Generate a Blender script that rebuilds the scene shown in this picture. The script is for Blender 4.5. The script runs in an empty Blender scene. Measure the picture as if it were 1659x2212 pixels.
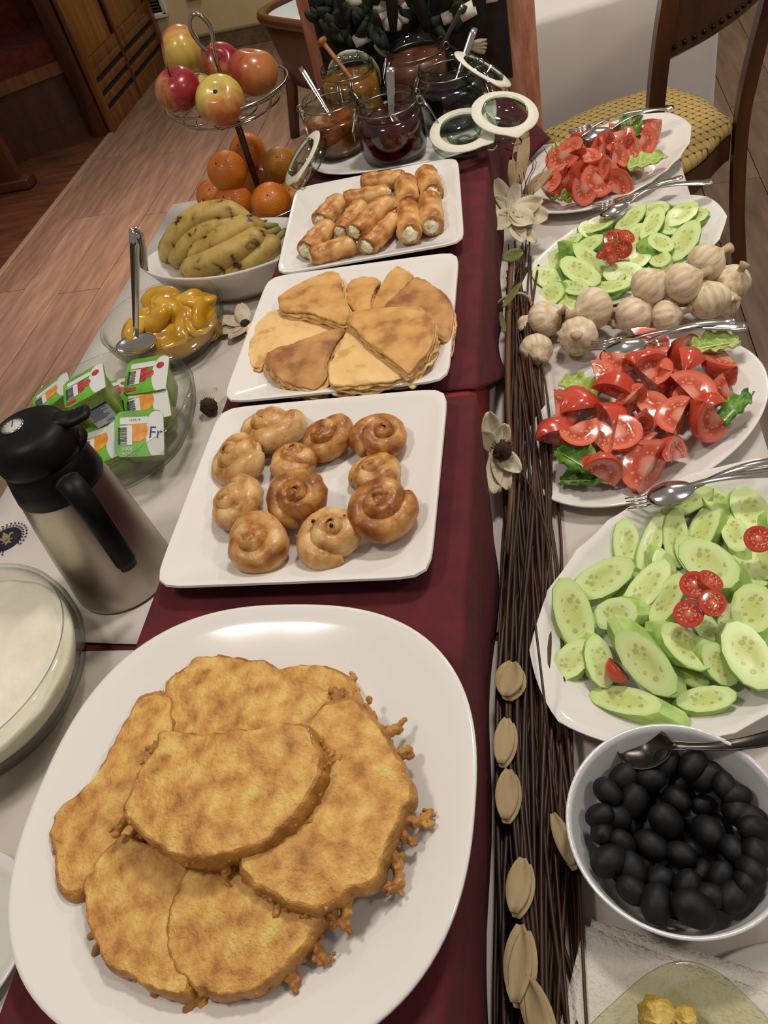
import bpy, bmesh, math, random
import numpy as np
from mathutils import Vector, Matrix, Euler, noise as mnoise
random.seed(7)
D = bpy.data
SC = bpy.context.scene
COL = SC.collection
PI = math.pi

# ---------------------------------------------------------------- camera
W, H, FPX = 1659, 2212, 1750.0
PITCH, ROLL, YAW = math.radians(45.2), math.radians(-17.0), math.radians(18.6)
FLOOR, T, RZ, RIM = 0.0, 0.75, 0.897, 0.92      # floor, table cloth, riser cloth, plate rims
CAMZ = RIM + 0.562
def _rz(a, v):
    c, s = math.cos(a), math.sin(a); return Vector((c*v[0]-s*v[1], s*v[0]+c*v[1], v[2]))
_f = Vector((0, math.cos(PITCH), -math.sin(PITCH))); _u = Vector((0, math.sin(PITCH), math.cos(PITCH))); _r = Vector((1, 0, 0))
CR = _rz(YAW, math.cos(ROLL)*_r + math.sin(ROLL)*_u)
CU = _rz(YAW, -math.sin(ROLL)*_r + math.cos(ROLL)*_u)
CF = _rz(YAW, _f)
CAM = Vector((0, 0, CAMZ))
cd = D.cameras.new('camera'); cam = D.objects.new('camera', cd); COL.objects.link(cam)
cd.sensor_fit = 'VERTICAL'; cd.sensor_height = 36.0; cd.lens = 36.0*FPX/H; cd.clip_start = 0.02
m = Matrix.Identity(4)
for i in range(3):
    m[i][0] = CR[i]; m[i][1] = CU[i]; m[i][2] = -CF[i]; m[i][3] = CAM[i]
cam.matrix_world = m
SC.camera = cam
SC.view_settings.view_transform = 'Standard'; SC.view_settings.look = 'None'
SC.view_settings.gamma = 1.0; SC.view_settings.use_curve_mapping = False
SC.view_settings.exposure = 0.0

# ---------------------------------------------------------------- light
wd = D.worlds.new('room_ambient'); SC.world = wd; wd.use_nodes = True
wd.node_tree.nodes['Background'].inputs[0].default_value = (1.0, 0.94, 0.88, 1)
wd.node_tree.nodes['Background'].inputs[1].default_value = 0.24
def area(name, loc, size, power, col=(1, .94, .86), target=None, spread=180):
    l = D.lights.new(name, 'AREA'); l.shape = 'DISK'; l.size = size; l.energy = power; l.color = col
    l.spread = math.radians(spread)
    o = D.objects.new(name, l); COL.objects.link(o); o.location = loc
    d = (Vector(target) - Vector(loc)) if target else Vector((0, 0, -1))
    o.rotation_euler = d.to_track_quat('-Z', 'Y').to_euler(); return o
area('overhead_light', (0.25, 1.3, 2.75), 0.3, 22)
area('overhead_light', (-0.9, 0.2, 2.75), 0.3, 13)
area('overhead_light', (1.6, 0.2, 2.75), 0.3, 14)
area('overhead_light', (0.9, 3.2, 2.75), 0.3, 24)
area('overhead_light', (-1.1, 4.9, 2.7), 0.4, 26)  # added fill light that lifts the dim back wall, no known lamp there
area('overhead_light', (-1.5, 2.9, 2.6), 0.25, 26, (1, .78, .66), (-1.5, 2.95, 0), 75)

# ---------------------------------------------------------------- pixel helpers (a pixel gives a direction, the plane gives the distance)
def ray(x, y): return CF + CR*((x-W/2)/FPX) - CU*((y-H/2)/FPX)
def at(x, y, z=T):
    d = ray(x, y); return CAM + d*((z-CAMZ)/d.z)
def atY(x, y, Y):
    d = ray(x, y); return CAM + d*(Y/d.y)
def atX(x, y, X):
    d = ray(x, y); return CAM + d*(X/d.x)
def zoomed(ox, oy, s):
    return lambda x, y: (ox + x/s, oy + y/s)

# ---------------------------------------------------------------- materials
def lin(h):
    if not isinstance(h, str): return tuple(h)+(1,) if len(h) == 3 else tuple(h)
    h = h.lstrip('#'); v = [int(h[i:i+2], 16)/255 for i in (0, 2, 4)]
    return tuple((c/12.92 if c <= .04045 else ((c+.055)/1.055)**2.4) for c in v) + (1,)
MATS = {}
def mat(name, base='#808080', rough=.5, metal=0, ramp=None, nscale=20, ndetail=4, bump=0, bscale=80, stretch=None,
        sss=0, spec=.5, coat=0, trans=0, ior=1.45, ndist=0, sheen=0, alpha=1, bdetail=3):
    if name in MATS: return MATS[name]
    m = D.materials.new(name); m.use_nodes = True; nt = m.node_tree; N = nt.nodes; L = nt.links
    b = N['Principled BSDF']; b.inputs['Base Color'].default_value = lin(base); b.inputs['Roughness'].default_value = rough
    b.inputs['Metallic'].default_value = metal; b.inputs['Specular IOR Level'].default_value = spec
    b.inputs['Coat Weight'].default_value = coat; b.inputs['Coat Roughness'].default_value = .08
    b.inputs['Transmission Weight'].default_value = trans; b.inputs['IOR'].default_value = ior
    b.inputs['Sheen Weight'].default_value = sheen; b.inputs['Alpha'].default_value = alpha
    if sss:
        b.inputs['Subsurface Weight'].default_value = sss; b.inputs['Subsurface Radius'].default_value = (.012, .006, .003)
        b.inputs['Subsurface Scale'].default_value = .5
    co = None
    if ramp or bump:
        tc = N.new('ShaderNodeTexCoord'); mp = N.new('ShaderNodeMapping'); L.new(tc.outputs['Object'], mp.inputs[0])
        if stretch: mp.inputs['Scale'].default_value = stretch
        co = mp.outputs[0]
    if ramp:
        n = N.new('ShaderNodeTexNoise'); n.inputs['Scale'].default_value = nscale; n.inputs['Detail'].default_value = ndetail
        n.inputs['Distortion'].default_value = ndist; L.new(co, n.inputs['Vector'])
        r = N.new('ShaderNodeValToRGB'); L.new(n.outputs['Fac'], r.inputs[0])
        e = r.color_ramp.elements
        while len(e) < len(ramp): e.new(.5)
        for k, (p, c) in enumerate(ramp): e[k].position = p; e[k].color = lin(c)
        L.new(r.outputs[0], b.inputs['Base Color'])
    if bump:
        n2 = N.new('ShaderNodeTexNoise'); n2.inputs['Scale'].default_value = bscale; n2.inputs['Detail'].default_value = bdetail; L.new(co, n2.inputs['Vector'])
        bp = N.new('ShaderNodeBump'); bp.inputs['Strength'].default_value = bump; bp.inputs['Distance'].default_value = .003
        L.new(n2.outputs['Fac'], bp.inputs['Height']); L.new(bp.outputs[0], b.inputs['Normal'])
    MATS[name] = m; return m
def glass(name, tint='#fbfdfa', edge='#8a968c'):
    """thin clear glass: transparent with Fresnel reflection, darker where the wall is seen edge-on"""
    if name in MATS: return MATS[name]
    m = D.materials.new(name); m.use_nodes = True; nt = m.node_tree; N = nt.nodes; L = nt.links
    for n in list(N): N.remove(n)
    out = N.new('ShaderNodeOutputMaterial'); mx = N.new('ShaderNodeMixShader'); tr = N.new('ShaderNodeBsdfTransparent'); gl = N.new('ShaderNodeBsdfGlossy')
    gl.inputs['Roughness'].default_value = .03
    lw = N.new('ShaderNodeLayerWeight'); lw.inputs['Blend'].default_value = .25
    pw = N.new('ShaderNodeMath'); pw.operation = 'POWER'; L.new(lw.outputs['Facing'], pw.inputs[0]); pw.inputs[1].default_value = 3.0
    fr = N.new('ShaderNodeMath'); fr.operation = 'MULTIPLY_ADD'; L.new(pw.outputs[0], fr.inputs[0]); fr.inputs[1].default_value = .28; fr.inputs[2].default_value = .03
    lw.inputs['Blend'].default_value = .5
    r = N.new('ShaderNodeValToRGB'); r.color_ramp.elements[0].color = lin(tint); r.color_ramp.elements[1].color = lin(edge)
    r.color_ramp.elements[0].position = .55
    L.new(lw.outputs['Facing'], r.inputs[0]); L.new(r.outputs[0], tr.inputs[0])
    L.new(fr.outputs[0], mx.inputs[0]); L.new(tr.outputs[0], mx.inputs[1]); L.new(gl.outputs[0], mx.inputs[2]); L.new(mx.outputs[0], out.inputs[0])
    MATS[name] = m; return m
def radial(name, stops, scale=(1, 1, 1), rough=.3, noisew=.12, nscale=90, sss=.0, spots=None, coat=0, bump=0):
    """colour by distance from the object's origin in object space, broken by noise"""
    if name in MATS: return MATS[name]
    m = D.materials.new(name); m.use_nodes = True; nt = m.node_tree; N = nt.nodes; L = nt.links; b = N['Principled BSDF']
    b.inputs['Roughness'].default_value = rough; b.inputs['Coat Weight'].default_value = coat
    tc = N.new('ShaderNodeTexCoord'); mp = N.new('ShaderNodeMapping'); mp.inputs['Scale'].default_value = scale; L.new(tc.outputs['Object'], mp.inputs[0])
    ln = N.new('ShaderNodeVectorMath'); ln.operation = 'LENGTH'; L.new(mp.outputs[0], ln.inputs[0])
    n = N.new('ShaderNodeTexNoise'); n.inputs['Scale'].default_value = nscale; L.new(tc.outputs['Object'], n.inputs['Vector'])
    ma = N.new('ShaderNodeMath'); ma.operation = 'MULTIPLY_ADD'; L.new(n.outputs['Fac'], ma.inputs[0]); ma.inputs[1].default_value = noisew*2
    sb = N.new('ShaderNodeMath'); sb.operation = 'SUBTRACT'; L.new(ln.outputs['Value'], sb.inputs[0]); sb.inputs[1].default_value = noisew
    L.new(sb.outputs[0], ma.inputs[2])
    r = N.new('ShaderNodeValToRGB'); L.new(ma.outputs[0], r.inputs[0]); e = r.color_ramp.elements
    while len(e) < len(stops): e.new(.5)
    for k, (p, c) in enumerate(stops): e[k].position = p; e[k].color = lin(c)
    src = r.outputs[0]
    if spots:      # seeds: (voronoi scale, size, inner radius, outer radius, colour)
        vs, sz, r0, r1, c = spots
        v = N.new('ShaderNodeTexVoronoi'); v.inputs['Scale'].default_value = vs; L.new(tc.outputs['Object'], v.inputs['Vector'])
        a = N.new('ShaderNodeMath'); a.operation = 'LESS_THAN'; L.new(v.outputs['Distance'], a.inputs[0]); a.inputs[1].default_value = sz
        g = N.new('ShaderNodeMath'); g.operation = 'GREATER_THAN'; L.new(ln.outputs['Value'], g.inputs[0]); g.inputs[1].default_value = r0
        l2 = N.new('ShaderNodeMath'); l2.operation = 'LESS_THAN'; L.new(ln.outputs['Value'], l2.inputs[0]); l2.inputs[1].default_value = r1
        m1 = N.new('ShaderNodeMath'); m1.operation = 'MULTIPLY'; L.new(a.outputs[0], m1.inputs[0]); L.new(g.outputs[0], m1.inputs[1])
        m2 = N.new('ShaderNodeMath'); m2.operation = 'MULTIPLY'; L.new(m1.outputs[0], m2.inputs[0]); L.new(l2.outputs[0], m2.inputs[1])
        m3 = N.new('ShaderNodeMath'); m3.operation = 'MULTIPLY'; L.new(m2.outputs[0], m3.inputs[0]); m3.inputs[1].default_value = .8
        mx = N.new('ShaderNodeMix'); mx.data_type = 'RGBA'; L.new(m3.outputs[0], mx.inputs['Factor']); L.new(src, mx.inputs['A']); mx.inputs['B'].default_value = lin(c)
        src = mx.outputs['Result']
    L.new(src, b.inputs['Base Color'])
    if bump:
        bp = N.new('ShaderNodeBump'); bp.inputs['Strength'].default_value = bump; bp.inputs['Distance'].default_value = .002
        L.new(n.outputs['Fac'], bp.inputs['Height']); L.new(bp.outputs[0], b.inputs['Normal'])
    MATS[name] = m; return m

# ---------------------------------------------------------------- objects
def props(o, label=None, cat=None, group=None, kind=None):
    if label: o['label'] = label
    if cat: o['category'] = cat
    if group: o['group'] = group
    if kind: o['kind'] = kind
    return o
def thing(name, label, cat, loc=(0, 0, 0), group=None, kind=None):
    o = D.objects.new(name, None); COL.objects.link(o); o.location = loc; o.empty_display_size = .05
    return props(o, label, cat, group, kind)
def origin(o):
    p = Vector((0, 0, 0))
    while o is not None: p += Vector(o.location); o = o.parent
    return p
def meshdata(name, V, F, mats, smooth=True, fm=None, angle=None):
    me = D.meshes.new(name); me.from_pydata([tuple(v) for v in V], [], [tuple(f) for f in F])
    for mm in (mats if isinstance(mats, (list, tuple)) else [mats]): me.materials.append(mm)
    if fm is not None: me.polygons.foreach_set('material_index', fm)
    if smooth: me.polygons.foreach_set('use_smooth', [True]*len(me.polygons))
    me.update()
    if smooth and angle:
        bm = bmesh.new(); bm.from_mesh(me)
        for e in bm.edges:
            if len(e.link_faces) == 2 and e.calc_face_angle(0) > math.radians(angle): e.smooth = False
        bm.to_mesh(me); bm.free()
    return me
def obj(name, VF, mats, parent=None, loc=None, smooth=True, fm=None, angle=None, kind=None, sub=0):
    """one mesh object; vertices are world coordinates and are moved to be relative to loc (or the parent's origin)"""
    V, F = VF[0], VF[1]
    base = origin(parent) if parent else Vector((0, 0, 0))
    L = Vector(loc) if loc is not None else base
    V = [Vector(v)-L for v in V]
    o = D.objects.new(name, meshdata(name, V, F, mats, smooth, fm, angle)); COL.objects.link(o)
    o.parent = parent; o.location = L-base
    if kind: o['kind'] = kind
    if sub:
        md = o.modifiers.new('sub', 'SUBSURF'); md.levels = sub; md.render_levels = sub
    return o
def inst(name, me, M, parent=None):
    o = D.objects.new(name, me); COL.objects.link(o); o.matrix_world = M
    if parent: o.parent = parent; o.matrix_parent_inverse = Matrix.Translation(origin(parent)).inverted()
    return o
def frame(loc, zdir=(0, 0, 1), xdir=(1, 0, 0), s=1.0):
    z = Vector(zdir).normalized(); x = Vector(xdir); x = (x - z*x.dot(z))
    if x.length < 1e-6: x = z.orthogonal()
    x.normalize(); y = z.cross(x); s = (s, s, s) if not isinstance(s, (tuple, list)) else s
    M = Matrix.Identity(4)
    for i in range(3): M[i][0] = x[i]*s[0]; M[i][1] = y[i]*s[1]; M[i][2] = z[i]*s[2]; M[i][3] = loc[i]
    return M
def xf(VF, M): return [M @ Vector(v) for v in VF[0]], VF[1]
def join(*parts):
    V, F = [], []
    for p in parts:
        n = len(V); V += list(p[0]); F += [tuple(i+n for i in f) for f in p[1]]
    return V, F
def box(c, s, bev=0.0):
    x, y, z = s[0]/2, s[1]/2, s[2]/2
    if bev <= 0:
        V = [Vector((c[0]+a*x, c[1]+b*y, c[2]+d*z)) for a in (-1, 1) for b in (-1, 1) for d in (-1, 1)]
        return V, [(0, 1, 3, 2), (4, 6, 7, 5), (0, 4, 5, 1), (2, 3, 7, 6), (0, 2, 6, 4), (1, 5, 7, 3)]
    bm = bmesh.new(); bmesh.ops.create_cube(bm, size=1)
    for v in bm.verts: v.co = Vector((v.co.x*s[0], v.co.y*s[1], v.co.z*s[2]))
    bmesh.ops.bevel(bm, geom=list(bm.edges), offset=bev, segments=2, affect='EDGES', profile=.6)
    bm.verts.index_update(); V = [v.co + Vector(c) for v in bm.verts]; F = [tuple(v.index for v in f.verts) for f in bm.faces]; bm.free()
    return V, F
def loft(rings, closed=True, cap0=True, cap1=True):
    V, F = [], []; n = len(rings[0])
    for r in rings: V += [Vector(p) for p in r]
    for k in range(len(rings)-1):
        a, b = k*n, (k+1)*n
        for i in range(n if closed else n-1):
            j = (i+1) % n; F.append((a+i, a+j, b+j, b+i))
    if cap0: V.append(sum((Vector(p) for p in rings[0]), Vector())/n); c = len(V)-1; F += [(c, (i+1) % n, i) for i in range(n)]
    if cap1:
        V.append(sum((Vector(p) for p in rings[-1]), Vector())/n); c = len(V)-1; a = (len(rings)-1)*n; F += [(c, a+i, a+(i+1) % n) for i in range(n)]
    return V, F
def sup(t, a, b, p):
    c, s = math.cos(t), math.sin(t)
    k = (abs(c/a)**p + abs(s/b)**p)**(-1/p); return k*c, k*s
def dish(c, prof, a=1.0, b=1.0, p=2.0, n=64, rot=0, facet=0, wob=None, cap0=True, cap1=True):
    """revolved (super)elliptical profile [(r,z)] from the underside over the rim to the middle of the well"""
    rings = []; cr, sr = math.cos(rot), math.sin(rot); rm = max(r for r, z in prof)
    for r, z in prof:
        ring = []
        for i in range(n):
            t = 2*PI*i/n; x, y = sup(t, a*r, b*r, p) if r > 1e-6 else (0, 0)
            if facet:
                q = 2*PI/facet; k = math.cos(q/2)/math.cos((t % q)-q/2); k = 1-(1-k)*(r/rm)**2; x *= k; y *= k
            if wob: k = 1+wob(t, r/rm); x *= k; y *= k
            ring.append((c[0]+cr*x-sr*y, c[1]+sr*x+cr*y, c[2]+z))
        rings.append(ring)
    return loft(rings, True, cap0, cap1)
def spline(P, n=24, closed=False):
    P = [Vector(p) for p in P]; m = len(P); out = []
    segs = m if closed else m-1; per = max(1, n//segs)
    for k in range(segs):
        g = (lambda i: P[i % m]) if closed else (lambda i: P[max(0, min(m-1, i))])
        p0, p1, p2, p3 = g(k-1), g(k), g(k+1), g(k+2)
        for j in range(per):
            t = j/per; out.append(.5*((2*p1)+(p2-p0)*t+(2*p0-5*p1+4*p2-p3)*t*t+(3*p1-p0-3*p2+p3)*t**3))
    if not closed: out.append(P[-1])
    return out
def tube(path, r, n=8, closed=False, flat=1.0, cap=True, up=None):
    P = [Vector(p) for p in path]; m = len(P); rings = []; nrm = None
    for i, p in enumerate(P):
        if closed: t = P[(i+1) % m]-P[i-1]
        else: t = P[min(m-1, i+1)]-P[max(0, i-1)]
        if t.length < 1e-9: t = Vector((0, 0, 1))
        t.normalize()
        if up is not None: nrm = Vector(up) - t*Vector(up).dot(t)
        elif nrm is None: nrm = t.orthogonal()
        else: nrm = nrm - t*nrm.dot(t)
        if nrm.length < 1e-6: nrm = t.orthogonal()
        nrm.normalize(); b = t.cross(nrm)
        rr = r(i/(m-1)) if callable(r) else r
        rings.append([p + (nrm*math.cos(2*PI*k/n)*flat + b*math.sin(2*PI*k/n))*rr for k in range(n)])
    if closed:
        V, F = loft(rings, True, False, False); a = (m-1)*n
        # align the seam
        best = min(range(n), key=lambda s: (rings[-1][0]-rings[0][s]).length)
        for i in range(n): F.append((a+i, a+(i+1) % n, (i+1+best) % n, (i+best) % n))
        return V, F
    return loft(rings, True, cap, cap)
def sphere(c=(0, 0, 0), r=1.0, nu=24, nv=14, f=None):
    rings = []; c = Vector(c)
    for j in range(1, nv):
        ph = PI*j/nv; ring = []
        for i in range(nu):
            t = 2*PI*i/nu; d = Vector((math.sin(ph)*math.cos(t), math.sin(ph)*math.sin(t), -math.cos(ph)))
            k = f(d) if f else 1.0
            ring.append(c + (Vector((d.x*k[0], d.y*k[1], d.z*k[2])) if isinstance(k, tuple) else d*k)*r)
        rings.append(ring)
    V, F = loft(rings, True, True, True)
    for idx, d in ((len(V)-2, Vector((0, 0, -1))), (len(V)-1, Vector((0, 0, 1)))):
        k = f(d) if f else 1.0
        V[idx] = c + (Vector((d.x*k[0], d.y*k[1], d.z*k[2])) if isinstance(k, tuple) else d*k)*r
    return V, F
def nz(p, s, seed=0.0): return mnoise.noise(Vector(p)*s + Vector((seed*7.3, seed*3.1, seed*5.7)))
def slab(outline, ztop, thick, rough=.0, seed=0, tilt=(0, 0), lump=.002, n=120, edge=.35, inner=(.94, .8, .6, .4, .2), frill=0, dome=0, wave=0):
    """a thick slice with an irregular outline, rounded edge and uneven top; outline in world xy"""
    P = spline([(x, y, 0) for x, y in outline], n, True); m = len(P); c = sum(P, Vector())/m
    RR = max((p-c).length for p in P)
    def z(p):
        e = min(1, (p-c).length/RR); return ztop + tilt[0]*(p.x-c.x) + tilt[1]*(p.y-c.y) + dome*(1-e*e) - dome*.5
    def out(k):
        d = P[k]-c; L = d.length
        a = rough*(nz(P[k], 60, seed) + .6*nz(P[k], 160, seed+3))
        if frill: a += frill*max(0, nz(P[k], 45, seed+9)-.12)*2.2
        return c + d*(1+a/L), d/L
    o = [out(k) for k in range(m)]
    rings = []
    for s, dz in ((.90, -thick), (.985, -thick*.92), (1.0, -thick*.6), (.995, -thick*.3), (.975, -thick*.06), (.95, 0)):
        rings.append([(c.x+(q.x-c.x)*s, c.y+(q.y-c.y)*s, z(c+(q-c)*s)+dz + (lump*.8*nz(q+Vector((0, 0, dz)), 120, seed)) + wave*math.sin(math.atan2(d.y, d.x)*9+seed*2)) for q, d in o])
    for s in inner:
        r = []
        for q, d in o:
            w = c+(q-c)*s; r.append((w.x, w.y, z(w) + lump*(nz(w, 25, seed)+.5*nz(w, 90, seed))))
        rings.append(r)
    return loft(rings)
def poly(pts, z): return [tuple(at(x, y, z))[:2] for x, y in pts]
def text(body, size, M, material, parent, name='print'):
    cu = D.curves.new('txt', 'FONT'); cu.body = body; cu.size = size; cu.extrude = 0; cu.align_x = 'CENTER'; cu.align_y = 'CENTER'
    t = D.objects.new('txt', cu); COL.objects.link(t)
    me = D.meshes.new_from_object(t.evaluated_get(bpy.context.evaluated_depsgraph_get()))
    D.objects.remove(t); me.materials.clear(); me.materials.append(material); me.name = name
    o = inst(name, me, M, parent); return o

# ================================================================ setting
wood_lam = mat('laminate_a', '#7d5f4c', .38, ramp=[(.3, '#5c473b'), (.55, '#6f5849'), (.75, '#7d6656')], nscale=5, ndetail=6, stretch=(5, .7, 1), bump=.05, bscale=40)
wood_lam2 = mat('laminate_b', '#86685a', .38, ramp=[(.3, '#634d40'), (.55, '#755d4e'), (.75, '#836b5b')], nscale=6, ndetail=6, stretch=(5, .7, 1), bump=.05, bscale=40)
wood_lam3 = mat('laminate_c', '#6f5444', .40, ramp=[(.3, '#564236'), (.55, '#695243'), (.75, '#776050')], nscale=6, ndetail=6, stretch=(5, .7, 1), bump=.05, bscale=40)
gap_m = mat('joint_dark', '#3a2a20', .8)
fl = obj('floor', box((0, 2.6, -.03), (6.0, 8.4, .04)), gap_m, kind='structure', smooth=False)
# planks run away from the camera; end joints staggered
pw, plen = .193, 1.28
pm = [meshdata('plank', *box((0, 0, 0), (pw-.0025, plen-.003, .012), .001), mm, smooth=False) for mm in (wood_lam, wood_lam2, wood_lam3)]
ix = 0
x = -2.38
while x < 2.3:
    y = .25 + ((ix*0.47) % 1.0)*plen - plen
    while y < 5.6:
        y0, y1 = y, y+plen
        if y1 > .6 or True:
            k = random.randrange(3)
            o = inst('plank', pm[k], Matrix.Translation((x+pw/2, min(y+plen/2, 5.55-plen/2+.0), -.004 - (0 if y+plen < 5.55 else .001))), fl)
        y += plen
    x += pw; ix += 1
dark_fl = mat('booth_floor_wood', '#3a1d0f', .45, ramp=[(.3, '#2c150b'), (.6, '#4a2713'), (.8, '#5a3018')], nscale=4, stretch=(1, 5, 1))
obj('floor_booth', box((-3.7, 3.2, -.008), (2.62, 6.0, .02)), dark_fl, kind='structure', smooth=False)
strip = mat('strip_metal', '#8b7460', .4, .3)
obj('trim_1', box((-2.385, 2.75, .004), (.03, 3.5, .008), .002), strip, kind='structure')
wallm = mat('wall_cream', '#c2aa7c', .85, ramp=[(.35, '#bba274'), (.65, '#cab286')], nscale=3, bump=.05, bscale=200)
obj('wall_back', box((-.5, 5.64, 1.35), (9.0, .12, 2.9)), wallm, kind='structure', smooth=False)
base_m = mat('skirting_tile', '#6d5740', .5, ramp=[(.3, '#57442f'), (.6, '#7a644c'), (.8, '#8d775c')], nscale=14)
obj('baseboard_back', join(box((0, 5.565, .05), (5.2, .03, .10), .004), box((0, 5.56, .102), (5.2, .036, .012), .003)), base_m, kind='structure')
# framed vent and socket on the wall
v = thing('wall_vent', 'dark grille in a white frame low on the cream wall', 'vent', (-2.40, 5.58, .4))
frm = mat('white_frame', '#c9c2b2', .5)
blk = mat('grille_black', '#15130f', .6)
obj('grille', box((-2.40, 5.574, .44), (.20, .012, .34)), blk, v)
for z in np.arange(.29, .60, .018): obj('slat', box((-2.40, 5.562, float(z)), (.18, .01, .006)), mat('slat_grey', '#4d4a42', .5), v, smooth=False)
obj('frame', join(box((-2.40, 5.565, .26), (.24, .03, .03), .004), box((-2.40, 5.565, .62), (.24, .03, .03), .004), box((-2.515, 5.565, .44), (.03, .03, .36), .004), box((-2.29, 5.565, .44), (.03, .03, .36), .004)), frm, v)
s = thing('wall_socket', 'pale grey socket plate on the cream wall', 'socket', (-2.08, 5.57, .34))
obj('plate', box((-2.08, 5.573, .345), (.09, .014, .09), .004), mat('socket_grey', '#9c9484', .4), s)
obj('insert', dish((0, 0, 0), [(.03, 0), (.03, .01), (.022, .01), (.02, .004), (.0, .004)], n=20), mat('socket_grey', '#9c9484', .4), s).matrix_local = frame((0, -.005, .005), (0, -1, 0), (1, 0, 0))

# wood partition with vent slots, and the booth bench beside it
oak = mat('partition_wood', '#5a3413', .35, ramp=[(.3, '#4a290e'), (.55, '#633a16'), (.75, '#74471d')], nscale=5, stretch=(4, 4, .6), bump=.04, bscale=60)
oak_d = mat('partition_wood_dark', '#3a1d0b', .4, ramp=[(.3, '#2e1608'), (.6, '#44230e'), (.8, '#512c13')], nscale=5, stretch=(4, 4, .6))
slotm = mat('slot_black', '#0d0b0a', .8)
pt = thing('booth_partition', 'tall wooden booth partition with rows of dark vent slots', 'partition', (-2.42, 5.0, 0))
obj('core', box((-2.43, 5.0, .75), (.06, 1.10, 1.5)), oak_d, pt, smooth=False)
X0 = -2.39
def panel(nm, y0, y1, z0, z1, mm, t=.02, x=X0): return obj(nm, box((x+t/2, (y0+y1)/2, (z0+z1)/2), (t, y1-y0, z1-z0), .003), mm, pt)
panel('end_post', 4.44, 4.49, 0, 1.5, oak, .03)
panel('stile', 4.935, 4.965, 0, 1.5, oak_d, .022)
panel('end_post', 5.50, 5.55, 0, 1.5, oak, .03)
for (a, b) in ((4.49, 4.935), (4.965, 5.50)):
    panel('bottom_rail', a, b, 0, .095, oak)
    for k, z in enumerate((.095, .165, .235)):
        obj('vent_slot', box((X0+.004, (a+b)/2, z+.015), (.008, b-a-.03, .03)), slotm, pt, smooth=False)
        panel('slat', a, b, z+.03, z+.07, oak)
    panel('rail', a, b, .305, .36, oak)
    panel('door_panel', a+.02, b-.02, .36, 1.5, mat('partition_panel', '#6e4518', .35, ramp=[(.3, '#5e3912'), (.6, '#77491a'), (.8, '#8a5a24')], nscale=4, stretch=(4, 4, .5)), .008)
obj('end_face', box((-2.44, 4.43, .75), (.085, .025, 1.5), .004), oak_d, pt)
bn = thing('booth_bench', 'dark wooden booth bench with rust red upholstery beside the partition', 'bench', (-2.9, 4.2, 0))
ang = math.atan2(.29, .42)
def BL(u, v, z): # u along the front edge from the partition leftwards, v depth
    c, s2 = math.cos(ang), math.sin(ang); return Vector((-2.50 - u*c - v*s2, 4.50 - u*s2 + v*c, z))
def bbox(u0, u1, v0, v1, z0, z1):
    V = [BL(u, v, z) for u in (u0, u1) for v in (v0, v1) for z in (z0, z1)]
    return V, [(0, 1, 3, 2), (4, 6, 7, 5), (0, 4, 5, 1), (2, 3, 7, 6), (0, 2, 6, 4), (1, 5, 7, 3)]
rust = mat('rust_upholstery', '#4e1509', .9, ramp=[(.3, '#3f1007'), (.7, '#5f1d0c')], nscale=30, bump=.1, bscale=300)
obj('kick_board', bbox(0, 1.5, 0, .02, 0, .10), oak_d, bn, smooth=False)
obj('base_panel', bbox(0, 1.5, .01, .03, .10, .34), oak_d, bn, smooth=False)
obj('seat_rail', bbox(-.02, 1.5, -.03, .05, .34, .40), oak, bn, smooth=False)
obj('seat_cushion', bbox(.0, 1.5, .0, .46, .40, .50), rust, bn, smooth=False)
obj('back_cushion', bbox(.0, 1.5, .42, .54, .50, 1.05), rust, bn, smooth=False)
obj('end_panel', bbox(-.05, .0, -.03, .56, 0, 1.1), oak_d, bn, smooth=False)
b2 = thing('booth_table_leg', 'dark wooden board leg standing on the brown booth floor', 'table leg', (-2.75, 3.75, 0))
p = at(58, 408, 0)
obj('board', box((p.x-.14, p.y+.02, .36), (.26, .05, .72), .006), oak_d, b2); obj('foot', box((p.x-.14, p.y+.02, .03), (.36, .09, .05), .006), oak_d, b2)

# low wooden tub on splayed legs, behind the fruit stand
tub_m = mat('tub_wood', '#341606', .3, ramp=[(.3, '#2a1105'), (.6, '#3a1a08'), (.8, '#46210b')], nscale=6, stretch=(1, 1, 3), coat=.3)
tub_r = mat('tub_rim_wood', '#3d2009', .25, coat=.3)
tz = .54; A = at(546, 32, tz); B = at(660, 48, tz)
tdir = Vector((B.x-A.x, B.y-A.y, 0)).normalized(); tw = .62; tdp = .44
tn = Vector((-tdir.y, tdir.x, 0)); tc = A + tdir*(tw/2-.02) + tn*(tdp/2-.02); rot = math.atan2(tdir.y, tdir.x)
tb = thing('wooden_tub', 'polished brown wooden tub on splayed legs with a pale lining', 'tub', (tc.x, tc.y, 0))
c0 = (tc.x, tc.y, 0)
a, b = tw/2, tdp/2
obj('body', dish(c0, [(.0, .24), (.74, .24), (.79, .25), (.97, tz-.05), (.97, tz-.02), (.88, tz-.02), (.70, .42), (0, .42)], a, b, 4, 48, rot), tub_m, tb, angle=40)
obj('rim', dish(c0, [(.97, tz-.035), (1.03, tz-.03), (1.05, tz-.01), (1.03, tz+.008), (.96, tz+.012), (.9, tz+.004), (.89, tz-.02)], a, b, 4, 48, rot, cap0=False, cap1=False), tub_r, tb)
obj('lining', dish(c0, [(.885, tz-.012), (.70, tz-.07), (.3, tz-.072), (0, tz-.072)], a, b, 4, 48, rot, cap0=False), mat('tub_lining', '#a9b6b2', .12, .2), tb)
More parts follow.
